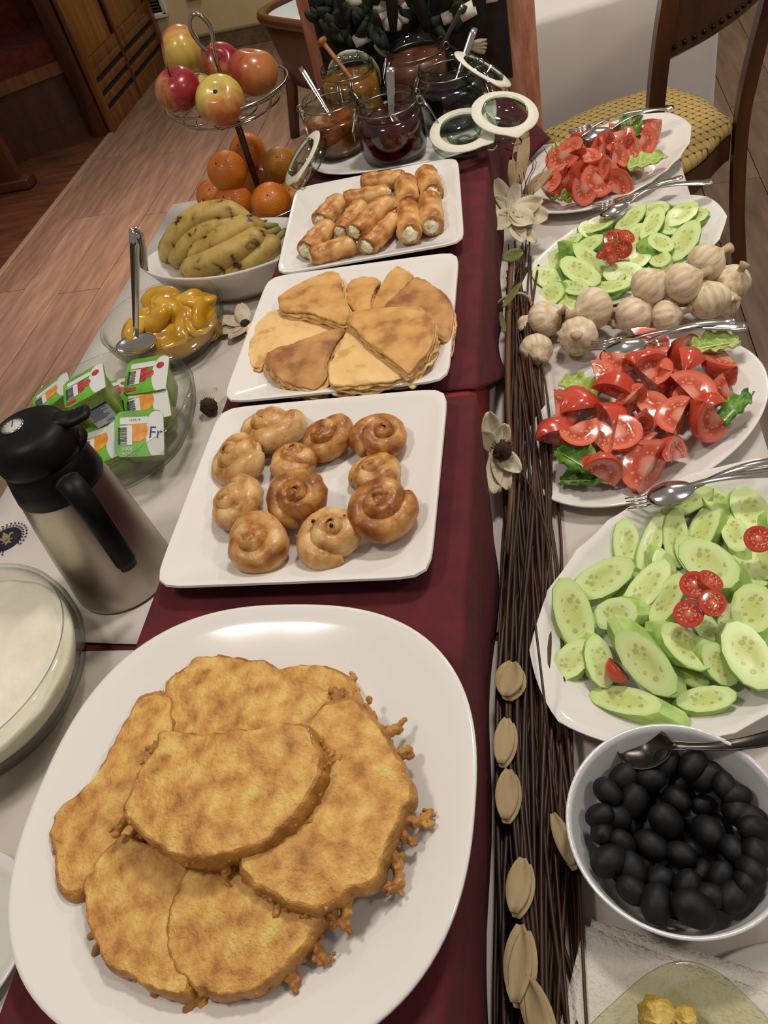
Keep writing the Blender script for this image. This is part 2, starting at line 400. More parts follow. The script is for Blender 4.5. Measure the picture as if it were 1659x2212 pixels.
for sx in (-1, 1):
    for sy in (-1, 1):
        q = tc + tdir*sx*a*.62 + tn*sy*b*.62; q2 = tc + tdir*sx*a*.80 + tn*sy*b*.85
        obj('leg', tube([(q.x, q.y, .36), (q.x*.6+q2.x*.4, q.y*.6+q2.y*.4, .2), (q2.x, q2.y, 0.003)], lambda t: .032-.008*t, 8), tub_m, tb)

# background dining table with a white cloth and the chair in front of it
clothw = mat('white_cloth', '#d8cfc8', .85, bump=.06, bscale=500, sheen=.2)
A = at(1155, 52, .70); B = at(1330, 0, .70); bd = Vector((B.x-A.x, B.y-A.y, 0)).normalized(); bnv = Vector((-bd.y, bd.x, 0))
P0 = A - bd*.30                                   # near left end of the front edge
bt = thing('dining_table', 'dining table hidden under a white cloth behind the patterned chair', 'table', tuple(P0 + bd*.7 + bnv*.4)[:2]+(0,))
ce = P0+bd*.44+bnv*.42
obj('tabletop', [list(map(Vector, [])), []] if False else xf(box((0, 0, .676), (.78, .72, .03)), frame((ce.x, ce.y, 0), (0, 0, 1), bd)), oak, bt, smooth=False)
for sx in (-1, 1):
    for sy in (-1, 1):
        q = ce + bd*sx*.32 + bnv*sy*.28; obj('leg', box((q.x, q.y, .33), (.06, .06, .655), .004), oak, bt)
rings = []
hw, hd = .44, .40
def rr(s, z, wv=0.0, n=96):
    out = []
    for i in range(n):
        t = 2*PI*i/n; x, y = sup(t, hw, hd, 14); k = 1+wv*math.sin(t*14)+wv*.6*math.sin(t*23+1)
        q = ce + bd*x*s*k + bnv*y*s*k; out.append((q.x, q.y, z))
    return out
tcl = obj('tablecloth', loft([rr(1.02, .13, .014), rr(1.015, .3, .010), rr(1.012, .52, .006), rr(1.003, .685), rr(.985, .70), rr(.9, .702), rr(.4, .702)], cap0=False), clothw)
props(tcl, 'white cloth hanging over the dining table behind the chair', 'tablecloth')

def chair():
    cw = mat('chair_wood', '#4a2710', .35, ramp=[(.3, '#3b1d0b'), (.6, '#512c13'), (.8, '#5f371a')], nscale=6, stretch=(3, 3, .6), coat=.2)
    # checked woven fabric
    m = D.materials.new('chair_fabric'); m.use_nodes = True; N = m.node_tree.nodes; L = m.node_tree.links; b = N['Principled BSDF']; b.inputs['Roughness'].default_value = .9
    tcn = N.new('ShaderNodeTexCoord'); mp = N.new('ShaderNodeMapping'); mp.inputs['Rotation'].default_value = (0, 0, .9); L.new(tcn.outputs['Object'], mp.inputs[0])
    sep = N.new('ShaderNodeSeparateXYZ'); L.new(mp.outputs[0], sep.inputs[0])
    def stripes(o, sc, w):
        a = N.new('ShaderNodeMath'); a.operation = 'MULTIPLY'; L.new(o, a.inputs[0]); a.inputs[1].default_value = sc
        f = N.new('ShaderNodeMath'); f.operation = 'FRACT'; L.new(a.outputs[0], f.inputs[0])
        c = N.new('ShaderNodeMath'); c.operation = 'LESS_THAN'; L.new(f.outputs[0], c.inputs[0]); c.inputs[1].default_value = w; return c.outputs[0]
    s1, s2 = stripes(sep.outputs[0], 42, .14), stripes(sep.outputs[1], 42, .14)
    d1, d2 = stripes(sep.outputs[0], 42, .30), stripes(sep.outputs[1], 42, .30)
    mxx = N.new('ShaderNodeMath'); mxx.operation = 'MAXIMUM'; L.new(s1, mxx.inputs[0]); L.new(s2, mxx.inputs[1])
    dot = N.new('ShaderNodeMath'); dot.operation = 'MULTIPLY'; L.new(d1, dot.inputs[0]); L.new(d2, dot.inputs[1])
    m1 = N.new('ShaderNodeMix'); m1.data_type = 'RGBA'; L.new(mxx.outputs[0], m1.inputs['Factor']); m1.inputs['A'].default_value = lin('#b89a58'); m1.inputs['B'].default_value = lin('#8f7440')
    m2 = N.new('ShaderNodeMix'); m2.data_type = 'RGBA'; L.new(dot.outputs[0], m2.inputs['Factor']); L.new(m1.outputs['Result'], m2.inputs['A']); m2.inputs['B'].default_value = lin('#54241a')
    L.new(m2.outputs['Result'], b.inputs['Base Color'])
    sz = .46
    RL = Vector((.232, 1.985, 0)); RR = Vector((.487, 2.285, 0)); FR = Vector((.34, 2.615, 0)); FL = Vector((-.03, 2.41, 0))
    ce = (RL+RR+FR+FL)/4
    ch = thing('dining_chair', 'dark wooden dining chair with a checked mustard seat', 'chair', (ce.x, ce.y, 0))
    corners = [RL, RR, FR, FL]
    def outline(s, z, ext=0):
        pts = []
        for k in range(4):
            p, q, r = corners[k-1], corners[k], corners[(k+1) % 4]
            for t in (.25, .1): pts.append(q+(p-q)*t*.6)
            pts.append(q*0.94+((p+r)/2)*.06)
            for t in (.1, .25): pts.append(q+(r-q)*t*.6)
            pts.append((q+r)/2 + ((q+r)/2-ce).normalized()*.02)
        return [(ce.x+(p.x-ce.x)*s, ce.y+(p.y-ce.y)*s, z) for p in spline(pts, 96, True)]
    obj('apron', loft([outline(.93, sz-.09), outline(1.0, sz-.085), outline(1.0, sz-.02), outline(.95, sz-.018)]), cw, ch, angle=40)
    obj('seat', loft([outline(.96, sz-.02), outline(1.0, sz-.012), outline(1.005, sz), outline(.97, sz+.014), outline(.8, sz+.026), outline(.5, sz+.032)], cap0=True), m, ch, loc=(ce.x, ce.y, sz))
    up = (RR-RL).normalized()
    face = Vector((-up.y, up.x, 0))
    for side, q in ((-1, RL), (1, RR)):
        q = q + up*side*.005 - face*.01
        sp = .04 if side > 0 else -.012
        path = [q-face*.05+Vector((0, 0, .003)), q-face*.015+Vector((0, 0, .22)), q+Vector((0, 0, sz)), q-face*.006+up*sp*.4+Vector((0, 0, sz+.15)), q-face*.022+up*sp+Vector((0, 0, sz+.32)), q-face*.045+up*sp*.6+Vector((0, 0, sz+.50))]
        obj('leg', tube(spline(path, 30), lambda t: .024 if t < .5 else .025, 4, up=up), cw, ch, smooth=False)
    for q, d in ((FL, (FL-ce)), (FR, FR-ce)):
        d = d.normalized(); q = q-d*.04
        obj('leg', tube([q+Vector((0, 0, sz-.03)), q+d*.01+Vector((0, 0, .2)), q+d*.03+Vector((0, 0, .003))], lambda t: .022-.006*t, 8), cw, ch)
    # wide curved top rail with brass nails
    z0, z1 = sz+.30, sz+.53
    g = []
    for (zz, off) in ((z0, .022), (z0+.01, .036), (z1, .062), (z1, .038), (z0+.01, .008)):
        row = []
        for i in range(13):
            t = i/12; q = RL.lerp(RR, t) + up*(.03*(t-.5)) - face*(off+.025*math.sin(PI*t)); row.append((q.x, q.y, zz+.0))
        g.append(row)
    V = [Vector(p) for r in g for p in r]; F = []
    for k in range(5):
        for i in range(12):
            a, b = k*13+i, ((k+1) % 5)*13+i; F.append((a, a+1, b+1, b))
    F += [(0, 13, 26, 39, 52), (12, 64, 51, 38, 25)]
    obj('back_rail', (V, F), cw, ch, angle=30)
    nail = mat('nail_dark', '#20120a', .3, .6)
    for i in range(1, 14):
        t = i/14; q = RL.lerp(RR, t) + up*(.03*(t-.5)) - face*(.040+.025*math.sin(PI*t))
        obj('nail', sphere((q.x, q.y, z0+.03), .006, 8, 6), nail, ch)
    st = RL.lerp(RR, .5)
    obj('stretcher', tube([FL.lerp(FR, .05)+Vector((0, 0, .2)), FR.lerp(FL, .05)+Vector((0, 0, .2))], .011, 8), cw, ch)
chair()

# ================================================================ buffet table, riser and cloths
bx0, bx1, by0, by1 = -.83, .229, -.35, 1.68
tbw = mat('table_wood', '#6b4a2a', .5)
tt = thing('buffet_table', 'long buffet table under the white and burgundy cloths', 'table', ((bx0+bx1)/2, .7, 0))
obj('tabletop', box(((bx0+bx1)/2, (by0+by1)/2, T-.02), (bx1-bx0-.01, by1-by0-.01, .03)), tbw, tt, smooth=False)
for sx in (bx0+.08, bx1-.08):
    for sy in (by0+.1, by1-.1): obj('leg', box((sx, sy, (T-.035)/2), (.06, .06, T-.036), .004), tbw, tt)
burg = mat('burgundy_cloth', '#521019', .85, ramp=[(.3, '#480d16'), (.7, '#5c131e')], nscale=25, bump=.12, bscale=900)
red = mat('red_cloth', '#7c1c14', .8, bump=.1, bscale=700)
tclm = mat('buffet_white_cloth', '#c9beb5', .85, ramp=[(.3, '#c3b8ae'), (.7, '#cfc5bd')], nscale=3, bump=.10, bscale=60, sheen=.2)
def drape(x0, x1, y0, y1, z, drop, mm, name, wv=.012, flare=1.0):
    """cloth lying on a rectangle, rounded over the edges and hanging in soft folds on the given sides"""
    cx, cy = (x0+x1)/2, (y0+y1)/2; hx, hy = (x1-x0)/2, (y1-y0)/2
    def ring(e, zz, w):
        out = []; n = 160
        per = []
        for i in range(40): per.append((-1+2*i/40, -1, 0, -1))
        for i in range(40): per.append((1, -1+2*i/40, 1, 0))
        for i in range(40): per.append((1-2*i/40, 1, 0, 1))
        for i in range(40): per.append((-1, 1-2*i/40, -1, 0))
        for k, (a, b, nx, ny) in enumerate(per):
            s = w*(math.sin(k*.55)+.6*math.sin(k*.93+1))
            px_, py_ = cx+a*hx+nx*(e+s*(1 if e > 0 else 0)), cy+b*hy+ny*(e+s)
            out.append((px_, py_, zz + (.012*math.sin(k*.31) if zz < z-drop*.9 else 0)))
        return out
    return obj(name, loft([ring(.03*flare, z-drop, wv), ring(.02*flare, z-drop*.6, wv*.7), ring(.010*flare, z-drop*.2, wv*.25), ring(.006*flare, z-.012, .001*flare), ring(.002, z-.003, 0), ring(-.008, z, 0)], cap0=False), mm)
bc = drape(bx0, bx1, by0, by1, T-.003, .30, burg, 'burgundy_tablecloth', wv=.0015, flare=.12)
props(bc, 'burgundy underlay cloth showing in the gap between the white cloths', 'tablecloth')
def sheet(x0, x1, y0, y1, z, mm, name, droplist, seed):
    """white topper: flat on the table with a wavy edge, hanging over the long sides"""
    nx, ny = 34, 60; V = []; F = []
    for j in range(ny+1):
        v = j/ny
        for i in range(nx+1):
            u = i/nx
            # parameter along the width: hang 0..3, top, hang
            if i < 4: s = (4-i)/4; X = bx0 - .008-.012*s*(1+.3*math.sin(j*.6+seed)) ; Z = z - .22*s
            elif i > nx-4: s = (i-nx+4)/4; X = bx1 + .008+.012*s*(1+.3*math.sin(j*.5+seed)); Z = z - .22*s
            else: X = bx0 - .004 + (bx1-bx0+.008)*(i-4)/(nx-8); Z = z
            Y = y0 + (y1-y0)*v
            if j == 0: Y += .004*math.sin(i*.8+seed)
            if 4 < i < nx-4: Z += .0012*(nz((X, Y, 0), 9, seed)+1)*.6
            V.append((X, Y, Z)); 
    for j in range(ny):
        for i in range(nx):
            a = j*(nx+1)+i; F.append((a, a+1, a+nx+2, a+nx+1))
    o = obj(name, (V, F), mm); md = o.modifiers.new('thick', 'SOLIDIFY'); md.thickness = .0015; md.offset = -1
    return o
gapY = .495
w1 = sheet(bx0, bx1, gapY+.006, by1+.002, T, tclm, 'white_tablecloth', None, 1)
props(w1, 'white cloth under the fruit, thermos and far salad platters', 'tablecloth')
w2 = sheet(bx0, bx1, by0, gapY-.006, T, tclm, 'white_tablecloth', None, 4)
props(w2, 'white cloth under the curd bowl and the bowl of olives', 'tablecloth')
# printed crest beside the thermos
em = at(15, 1166, T)
purple = mat('crest_purple', '#1f1530', .8); gold = mat('crest_gold', '#8f7a55', .7)
obj('crest_disc', dish((em.x, em.y, T+.0012), [(.0225, 0), (.0225, .0006), (0, .0006)], n=40), purple, w1)
def flat(pts, z): return [Vector((x, y, z)) for x, y in pts], [tuple(range(len(pts)))]
ea = math.radians(40)
def E(u, v): c, s = math.cos(ea), math.sin(ea); return (em.x+c*u-s*v, em.y+s*u+c*v)
fl1 = flat([E(*q) for q in ((0, .017), (-.0045, .006), (-.002, -.003), (.002, -.003), (.0045, .006))], T+.0025)
def petal(sg): return flat([E(sg*u, v) for u, v in ((.002, -.004), (.004, .004), (.0085, .0085), (.0125, .0055), (.0115, .0015), (.0095, .004), (.0065, .001), (.004, -.005))][::sg], T+.0025)
fl2 = flat([E(*q) for q in ((-.008, -.005), (-.008, -.007), (.008, -.007), (.008, -.005))], T+.0025)
fl3 = flat([E(*q) for q in ((-.003, -.007), (-.005, -.014), (0, -.011), (.005, -.014), (.003, -.007))], T+.0025)
obj('crest_lily', join(fl1, petal(1), petal(-1), fl2, fl3), gold, w1, smooth=False)
for i in range(26):
    t = math.radians(-90+ (i+1)*(330/27)) + math.radians(15); r0 = .0275
    for dv in (-1, 1):
        c, s = math.cos(t), math.sin(t)
        q = [(r0+.0005+dv*.0006, -.0012), (r0+dv*.0035, .0005), (r0+dv*.0045, .0032), (r0+dv*.0015, .0022)]
        obj('crest_leaf', flat([E(c*a-s*b, s*a+c*b) for a, b in q][::dv], T+.0022), purple, w1, smooth=False)
# riser box and its red under cover
rx0, rx1 = -.41, -.099
rs = thing('riser', 'raised stand along the table under the burgundy runners', 'stand', ((rx0+rx1)/2, .7, T+.004))
obj('box', box(((rx0+rx1)/2, .70, (T+.004+RZ-.006)/2), (rx1-rx0-.012, 1.94, RZ-T-.010)), tbw, rs, smooth=False)
rc = drape(rx0+.004, rx1-.001, -.27, 1.668, RZ-.0035, .128, red, 'red_undercloth', wv=.0003, flare=.05)
props(rc, 'bright red cloth over the riser showing between the burgundy runners', 'tablecloth')
def runner(y0, y1, name, label, hang, seed, endR, slant):
    """burgundy runner over the riser; hang(Y) gives the drop on the camera's right side"""
    ny = 90; nt = 22; V = []; F = []; nh = 14
    for j in range(ny+1):
        Y = y0+(y1-y0)*j/ny; row = []
        hl = .06
        for i in range(5): s = (5-i)/5; row.append((rx0-.006-.003*s, Y, RZ-.004-hl*s))
        row.append((rx0-.002, Y, RZ-.0012))
        for i in range(nt+1): row.append((rx0+.004+(rx1-rx0-.008)*i/nt, Y, RZ + .0006*nz((i*.05, Y, 0), 12, seed)))
        row.append((rx1+.002, Y, RZ-.0012))
        h = hang(Y)
        for i in range(1, nh+1):
            s = i/nh
            row.append((rx1+.003+s*.006*(1+.5*math.sin(Y*23+seed)) + endR(Y)*s, Y + slant(j/ny)*s, RZ-.004-h*s))
        V += row
    m = len(row)
    for j in range(ny):
        for i in range(m-1):
            a = j*m+i; F.append((a, a+1, a+m+1, a+m))
    o = obj(name, (V, F), burg); md = o.modifiers.new('thick', 'SOLIDIFY'); md.thickness = .002; md.offset = -1
    return props(o, label, 'table runner')
yb = .725                           # where the two runners meet, between the crepe and bun plates
runner(-.30, yb, 'table_runner', 'burgundy runner under the fried bread and the pastry swirls',
       lambda Y: .140, 1.0, lambda Y: .002+.002*math.sin(Y*14)+.010*max(0, (.2-Y)/.3), lambda v: -.075*v**8)
runner(yb+.012, 1.674, 'table_runner', 'burgundy runner under the crepes, cheese rolls and jam jars',
       lambda Y: .132+.003*math.sin(Y*18), 3.0, lambda Y: .003+.006*math.exp(-max(0, Y-yb-.05)/.05)+.095*max(0, (Y-1.42)/.254)**2, lambda v: .19*(1-v)**3)

# ================================================================ plates on the riser
china = mat('china_white', '#dcd6cf', .10, spec=.4)
def sqplate(c, half, rot, label):
    """square plate with wide sloping rim"""
    prof = [(0, .004), (.60, .004), (.62, .0), (.66, .0), (.67, .005), (.985, .0205), (1.0, .0225), (.995, .025), (.975, .0252), (.93, .0225), (.70, .0105), (.66, .0095), (.4, .0095), (0, .0095)]
    # rounded square rings whose corner radius shrinks outward
    rings = []
    for r, z in prof:
        ring = []; n = 96
        for i in range(n):
            t = 2*PI*(i+.5)/n; x, y = sup(t, max(r, .001)*half[0], max(r, .001)*half[1], 14)
            cr, sr = math.cos(rot), math.sin(rot); ring.append((c[0]+cr*x-sr*y, c[1]+sr*x+cr*y, RZ+z))
        rings.append(ring)
    o = obj('square_plate', loft(rings, True, True, True), china, loc=(c[0], c[1], RZ), angle=50)
    return props(o, label, 'plate')
sqplate((-.2620, .5785), (.137, .1335), -.006, 'white square plate holding the pastry swirls')
sqplate((-.2625, .8625), (.1375, .1395), .003, 'white square plate holding the folded crepes')
sqplate((-.2655, 1.150), (.1355, .1365), .080, 'white square plate holding the cheese filled rolls')
bigc = (-.2545, .2425)
bp = obj('oval_platter', dish((bigc[0], bigc[1], RZ), [(0, .005), (.58, .005), (.60, 0), (.64, 0), (.66, .006), (.97, .0235), (1.0, .0265), (.997, .029), (.98, .0287), (.90, .0235), (.70, .0125), (.64, .0105), (.3, .0105), (0, .0105)], .1765, .1745, 2.5, 128, math.radians(-2)), china, loc=(bigc[0], bigc[1], RZ))
props(bp, 'large rounded white platter holding the fried bread slices', 'platter')

# ---------------------------------------------------------------- fried bread
toast_m = mat('fried_bread', '#c08a3c', .5, ramp=[(.30, '#945f26'), (.42, '#bb8440'), (.52, '#cd9a4e'), (.62, '#d8ae5e'), (.72, '#dabb6a')], nscale=55, ndetail=12, ndist=.15, bump=.75, bscale=330, bdetail=4, coat=.0, sss=.06)
toast_e = mat('fried_bread_edge', '#a46c28', .42, ramp=[(.3, '#8c5720'), (.55, '#b07830'), (.75, '#c99344')], nscale=60, bump=.7, bscale=260, bdetail=6, coat=.15)
def Zt(p): s = 1.565; return p[0]/s, 1290+p[1]/s
WB = RZ+.0105
toasts = [
 ('back', [(545,400),(545,330),(575,270),(640,222),(740,196),(850,215),(960,238),(1040,226),(1150,242),(1198,285),(1212,345),(1150,420),(1000,470),(820,490),(660,490),(560,455)], .026, .017, (0, .03), 'fried bread slice at the far edge of the stack, dented top edge', .010),
 ('left', [(540,306),(470,340),(415,430),(355,555),(285,650),(205,720),(166,800),(180,900),(195,985),(270,1010),(360,930),(450,800),(540,640),(590,480),(585,360)], .026, .016, (-.03, 0), 'long fried bread slice at the side of the platter facing the curd bowl', .014),
 ('lower', [(288,960),(335,865),(425,812),(540,850),(640,900),(660,1080),(640,1320),(540,1335),(430,1275),(335,1190),(285,1080)], .034, .018, (.03, .03), 'ragged round fried bread slice under the smooth one near the runner', .020),
 ('front', [(556,1090),(590,1000),(640,910),(720,880),(860,900),(1000,980),(1090,1050),(1065,1130),(985,1225),(900,1300),(780,1352),(680,1335),(600,1275),(555,1190)], .038, .018, (.02, .08), 'smooth golden round slice of fried bread at the camera end of the platter', .005),
 ('right', [(1045,430),(1110,352),(1200,350),(1285,412),(1345,505),(1372,620),(1345,760),(1285,880),(1205,970),(1100,1040),(1010,1062),(905,1020),(835,965),(805,890),(880,760),(980,640),(1030,520)], .052, .018, (-.10, .02), 'large fried bread slice with lacy fringe on the side of the platter facing the salads', .018),
 ('top', [(555,452),(760,458),(1020,425),(1082,480),(1100,545),(1072,640),(1000,740),(900,820),(760,872),(630,888),(540,852),(460,792),(400,720),(432,650),(482,560),(525,490)], .069, .022, (0, .06), 'thick browned slice of fried bread lying on top of the stack', .009),
]
for nm, pts, zt, th, tl, lab, fr in toasts:
    z = RZ+zt; q = poly([Zt(p) for p in pts], z)
    V, F = slab(q, z, th, rough=.0026, seed=len(lab), tilt=tl, lump=.0026, n=260, frill=fr*.35, inner=(.93, .88, .8, .7, .6, .5, .4, .3, .2, .1), dome=.004)
    L = len(spline([(x, y, 0) for x, y in q], 260, True))
    fm = [1 if k < L*6 else 0 for k in range(L*15)] + [1]*L + [0]*L
    cx = sum(p[0] for p in q)/len(q); cy = sum(p[1] for p in q)/len(q)
    o = obj('fried_bread_slice', (V, F), [toast_m, toast_e], loc=(cx, cy, z), fm=fm)
    props(o, lab, 'bread', 'fried bread on the large platter')
    # crisp batter fringe: crumbs clinging to the rim of the slice
    rr = random.Random(len(lab)); bits = []
    def blob(p, zz, r, k): bits.append(sphere((p[0], p[1], max(zz, WB+.0012)), r, 7, 5, lambda w: 1+.45*nz(w, 2.3, k)))
    def edge(u):
        i = int(u*len(q)) % len(q); return Vector(q[i]).lerp(Vector(q[(i+1) % len(q)]), (u*len(q)) % 1)
    for k in range(150):                                       # crumbs all along the crust
        p = edge(rr.random()); d = (p-Vector((cx, cy))).normalized(); zz = z - th*rr.uniform(.15, .95) + tl[0]*(p.x-cx)+tl[1]*(p.y-cy)
        blob(p+d*rr.uniform(-.0025, .0008), zz, rr.uniform(.0010, .0024), k)
    for g in range(int(fr*1100)):                               # lace of batter running out onto the platter
        p = edge(rr.random()); d = (p-Vector((cx, cy))).normalized(); r = rr.uniform(.0030, .0056); zz = z-th*.8+tl[0]*(p.x-cx)+tl[1]*(p.y-cy)
        a0 = math.atan2(d.y, d.x)+rr.uniform(-.5, .5); n = rr.randrange(3, 4+int(fr*320))
        for k in range(n):
            blob(p, zz, r*(1-.5*k/n)*rr.uniform(.75, 1.15), k); a0 += rr.uniform(-.6, .6); p = p+Vector((math.cos(a0), math.sin(a0)))*r*.62; zz -= .0012
            for _ in range(3): blob(p+Vector((rr.uniform(-1, 1), rr.uniform(-1, 1)))*r*1.1, zz-r*.2, r*rr.uniform(.35, .6), k)
    f = obj('batter_fringe', join(*bits), toast_e, o, kind='stuff'); rm = f.modifiers.new('fuse', 'REMESH'); rm.mode = 'VOXEL'; rm.voxel_size = .0009; rm.use_smooth_shade = True
    f.modifiers.new('soft', 'SMOOTH').iterations = 3

# ---------------------------------------------------------------- crepes
def crepemat(nm, cols): return mat(nm, '#c99a5c', .6, ramp=cols, nscale=34, ndetail=3, bump=.12, bscale=120, sss=.08)
cr_pale = crepemat('crepe_pale', [(.34, '#c89552'), (.42, '#dcb272'), (.7, '#e2bd80')])
cr_mid = crepemat('crepe_mid', [(.33, '#a06a34'), (.45, '#c08c4c'), (.6, '#cd9c5a'), (.8, '#d5a868')])
cr_brown = crepemat('crepe_brown', [(.36, '#8a5630'), (.48, '#ab7742'), (.62, '#bb8850'), (.8, '#c7975c')])
cr_edge = mat('crepe_edge', '#d2a562', .6, ramp=[(.35, '#a8743a'), (.5, '#d8ac68'), (.7, '#e3c083')], nscale=70)
def Zc(p): s = 3.318; return 560+p[0]/s, 330+p[1]/s
PW = RZ+.0095
crepes = [
 ('flat pale crepe folded under the others beside the fruit bowl', [(-83,1225),(-30,1182),(40,1140),(130,1112),(260,1140),(380,1160),(490,1210),(560,1270),(430,1340),(250,1400),(150,1425),(50,1445),(0,1530),(-70,1500),(-88,1350)], .022, .010, cr_pale, (0, 0), 5),
 ('speckled crepe triangle peeking between two others next to the roll plate', [(640,930),(665,895),(750,880),(860,915),(830,980),(800,1060),(790,1130),(700,1140),(640,1090),(612,1020)], .024, .012, cr_mid, (0, .0), 3),
 ('narrow crepe strip with a pale torn edge near the cheese rolls', [(965,812),(1020,825),(1100,892),(1060,945),(985,1025),(905,1115),(795,1125),(815,1060),(885,940)], .030, .014, cr_mid, (0, .02), 3),
 ('dark brown crepe with layered edge on the side of the branch bundle', [(1110,882),(1200,912),(1240,950),(1330,1010),(1382,1090),(1390,1170),(1355,1310),(1290,1312),(1230,1280),(1120,1220),(1000,1160),(905,1110),(985,1025),(1050,950)], .032, .020, cr_brown, (-.05, 0), 6),
 ('folded crepe triangle with a ragged point toward the fruit stand', [(135,1045),(158,1003),(300,922),(480,846),(562,850),(592,902),(617,1030),(652,1140),(612,1216),(500,1192),(350,1152),(230,1142),(150,1112)], .036, .018, cr_mid, (.02, .0), 4),
 ('dark spotted crepe triangle with wavy layers above the bun plate', [(58,1432),(110,1402),(250,1370),(450,1292),(602,1246),(622,1292),(562,1382),(502,1502),(490,1602),(450,1652),(380,1682),(270,1662),(150,1612),(78,1542),(28,1482)], .030, .020, cr_brown, (.03, .04), 6),
 ('pale crepe fan opening toward the bun plate', [(622,1282),(652,1292),(760,1370),(870,1432),(960,1490),(1052,1562),(960,1612),(800,1642),(600,1662),(510,1642),(500,1542),(560,1420)], .034, .018, cr_pale, (0, .05), 4),
 ('large crepe triangle lying across the middle of the heap', [(640,1150),(700,1130),(900,1125),(1150,1110),(1202,1170),(1252,1200),(1252,1290),(1200,1402),(1120,1482),(1060,1542),(1000,1512),(900,1452),(780,1372),(682,1272),(620,1202)], .046, .024, cr_mid, (-.02, .04), 5),
]
for k, (lab, pts, zt, th, mm, tl, layers) in enumerate(crepes):
    z = RZ+zt; q = poly([Zc(p) for p in pts], z); cx = sum(p[0] for p in q)/len(q); cy = sum(p[1] for p in q)/len(q)
    root = thing('crepe', lab, 'crepe', (cx, cy, PW+.0008), 'crepes on the square plate')
    t = th/layers
    for j in range(layers):
        s = 1+.012*math.sin(j*2.1+k)+.010*j; ox = .0012*math.sin(j*1.7+k)
        qq = [(cx+(x-cx)*s+ox, cy+(y-cy)*s-.0006*j) for x, y in q]
        zz = z-j*t
        V, F = slab(qq, zz, t*.8, rough=.0014+.0006*j, seed=k*5+j, tilt=(tl[0]*(1-j/layers), tl[1]*(1-j/layers)), lump=.0016+.0008*(j == 0), n=120, dome=.007*(1-j/layers), wave=.0010*j)
        obj('crepe_layer', (V, F), mm if j == 0 else (cr_edge if j % 2 else cr_pale), root)

# ---------------------------------------------------------------- pastry swirls
bun_m = [mat('bun_%s' % n, '#b8834a', .38, ramp=[(.30, lo), (.45, mid), (.62, hi), (.8, '#d9b98a')], nscale=48, ndetail=6, ndist=.5, bump=.35, bscale=170, coat=.06, sss=.05)
         for n, lo, mid, hi in (('light', '#8f5522', '#bd8a4c', '#d2ab74'), ('dark', '#6a3610', '#9a5c24', '#c08848'), ('tan', '#7d4518', '#b07839', '#cda069'))]
choc = mat('chocolate', '#2c150c', .35)
def bunmesh(seed, mm, turns=1.85):
    path = []; n = 74
    for i in range(n):
        t = i/(n-1); th = -2*PI*turns*t + seed
        R = .0245*(1-t)**.92 + .0015; R *= 1+.06*math.sin(th*1.0+seed)
        zc = .0115 + .0150*t**1.3
        path.append(Vector((R*math.cos(th), R*math.sin(th)*.86, zc)))
    def rf(t): return (.0132-.0042*t)*(min(1, .5+t*9))*(1+.06*math.sin(t*37+seed))
    V, F = tube(path, rf, 12, flat=1.12, up=(0, 0, 1))
    V = [v + Vector((1, 1, 1))*.0011*nz(v, 110, seed) for v in V]
    V2, F2 = sphere((0, 0, .010), .0265, 20, 10, lambda d: (1, .86, .36))
    V3, F3 = sphere((.001, 0, .0245), .0095, 14, 8, lambda d: (1, 1, .95))
    return meshdata('pastry_swirl', *join((V, F), (V2, F2), (V3, F3)), mm)
def Zb(p): s = 2.476; return 330+p[0]/s, 830+p[1]/s
buns = [ # zoom centre, radius, base height, tilt (x,y), material, label
 (635, 262, 178, .010, (.1, .1), 0, 'flat pastry swirl at the crepe side with dark filling spot'),
 (1190, 505, 165, .010, (.1, .2), 2, 'pastry swirl mostly buried under a larger one on the branch side'),
 (765, 425, 150, .010, (0, .2), 2, 'pastry swirl tucked in the middle behind the upright coil'),
 (930, 285, 150, .015, (.1, -.25), 1, 'shiny round pastry swirl in the middle of the row by the crepes'),
 (1215, 300, 165, .012, (-.15, -.1), 1, 'pastry swirl with a dark cap at the corner by the crepes'),
 (495, 395, 175, .014, (.45, -.15), 0, 'pale pastry swirl leaning outward over the thermos side'),
 (470, 645, 172, .012, (.35, -.1), 0, 'pale lopsided pastry swirl next to the thermos side'),
 (810, 592, 182, .024, (.15, -.45), 1, 'large coil shaped pastry tipped toward the camera in the centre'),
 (1225, 645, 200, .026, (-.1, -.35), 1, 'biggest pastry swirl riding on another on the branch side'),
 (575, 865, 200, .012, (.1, -.2), 2, 'smooth golden pastry swirl at the corner beside the thermos base'),
 (970, 808, 192, .013, (-.05, -.2), 0, 'pastry swirl dotted with chocolate at the edge facing the fried bread'),
]
for k, (x, y, r, zb, tl, mi, lab) in enumerate(buns):
    c = at(*Zb((x, y)), RZ+zb+.012); dep = (c-CAM).dot(CF); R = r/2.476*dep/FPX
    s = R/.0330
    M = frame((c.x, c.y, RZ+zb), (tl[0]*-1, tl[1], 1), (math.cos(k*1.3), math.sin(k*1.3), 0), s)
    o = inst('pastry_swirl', bunmesh(k+1, bun_m[mi]), M); props(o, lab, 'pastry', 'pastry swirls on the square plate')
    if k == 10:
        for dx, dy, dz in ((-.012, .014, .028), (.016, .006, .027), (.002, -.002, .0345), (-.022, -.026, .006)):
            ch = obj('chocolate_drop', sphere((0, 0, 0), (.0030 if dz < .01 else .0019), 10, 8, lambda d: 1+.4*nz(d, 2, 1)), choc); ch.parent = o; ch.location = (dx, dy, dz)

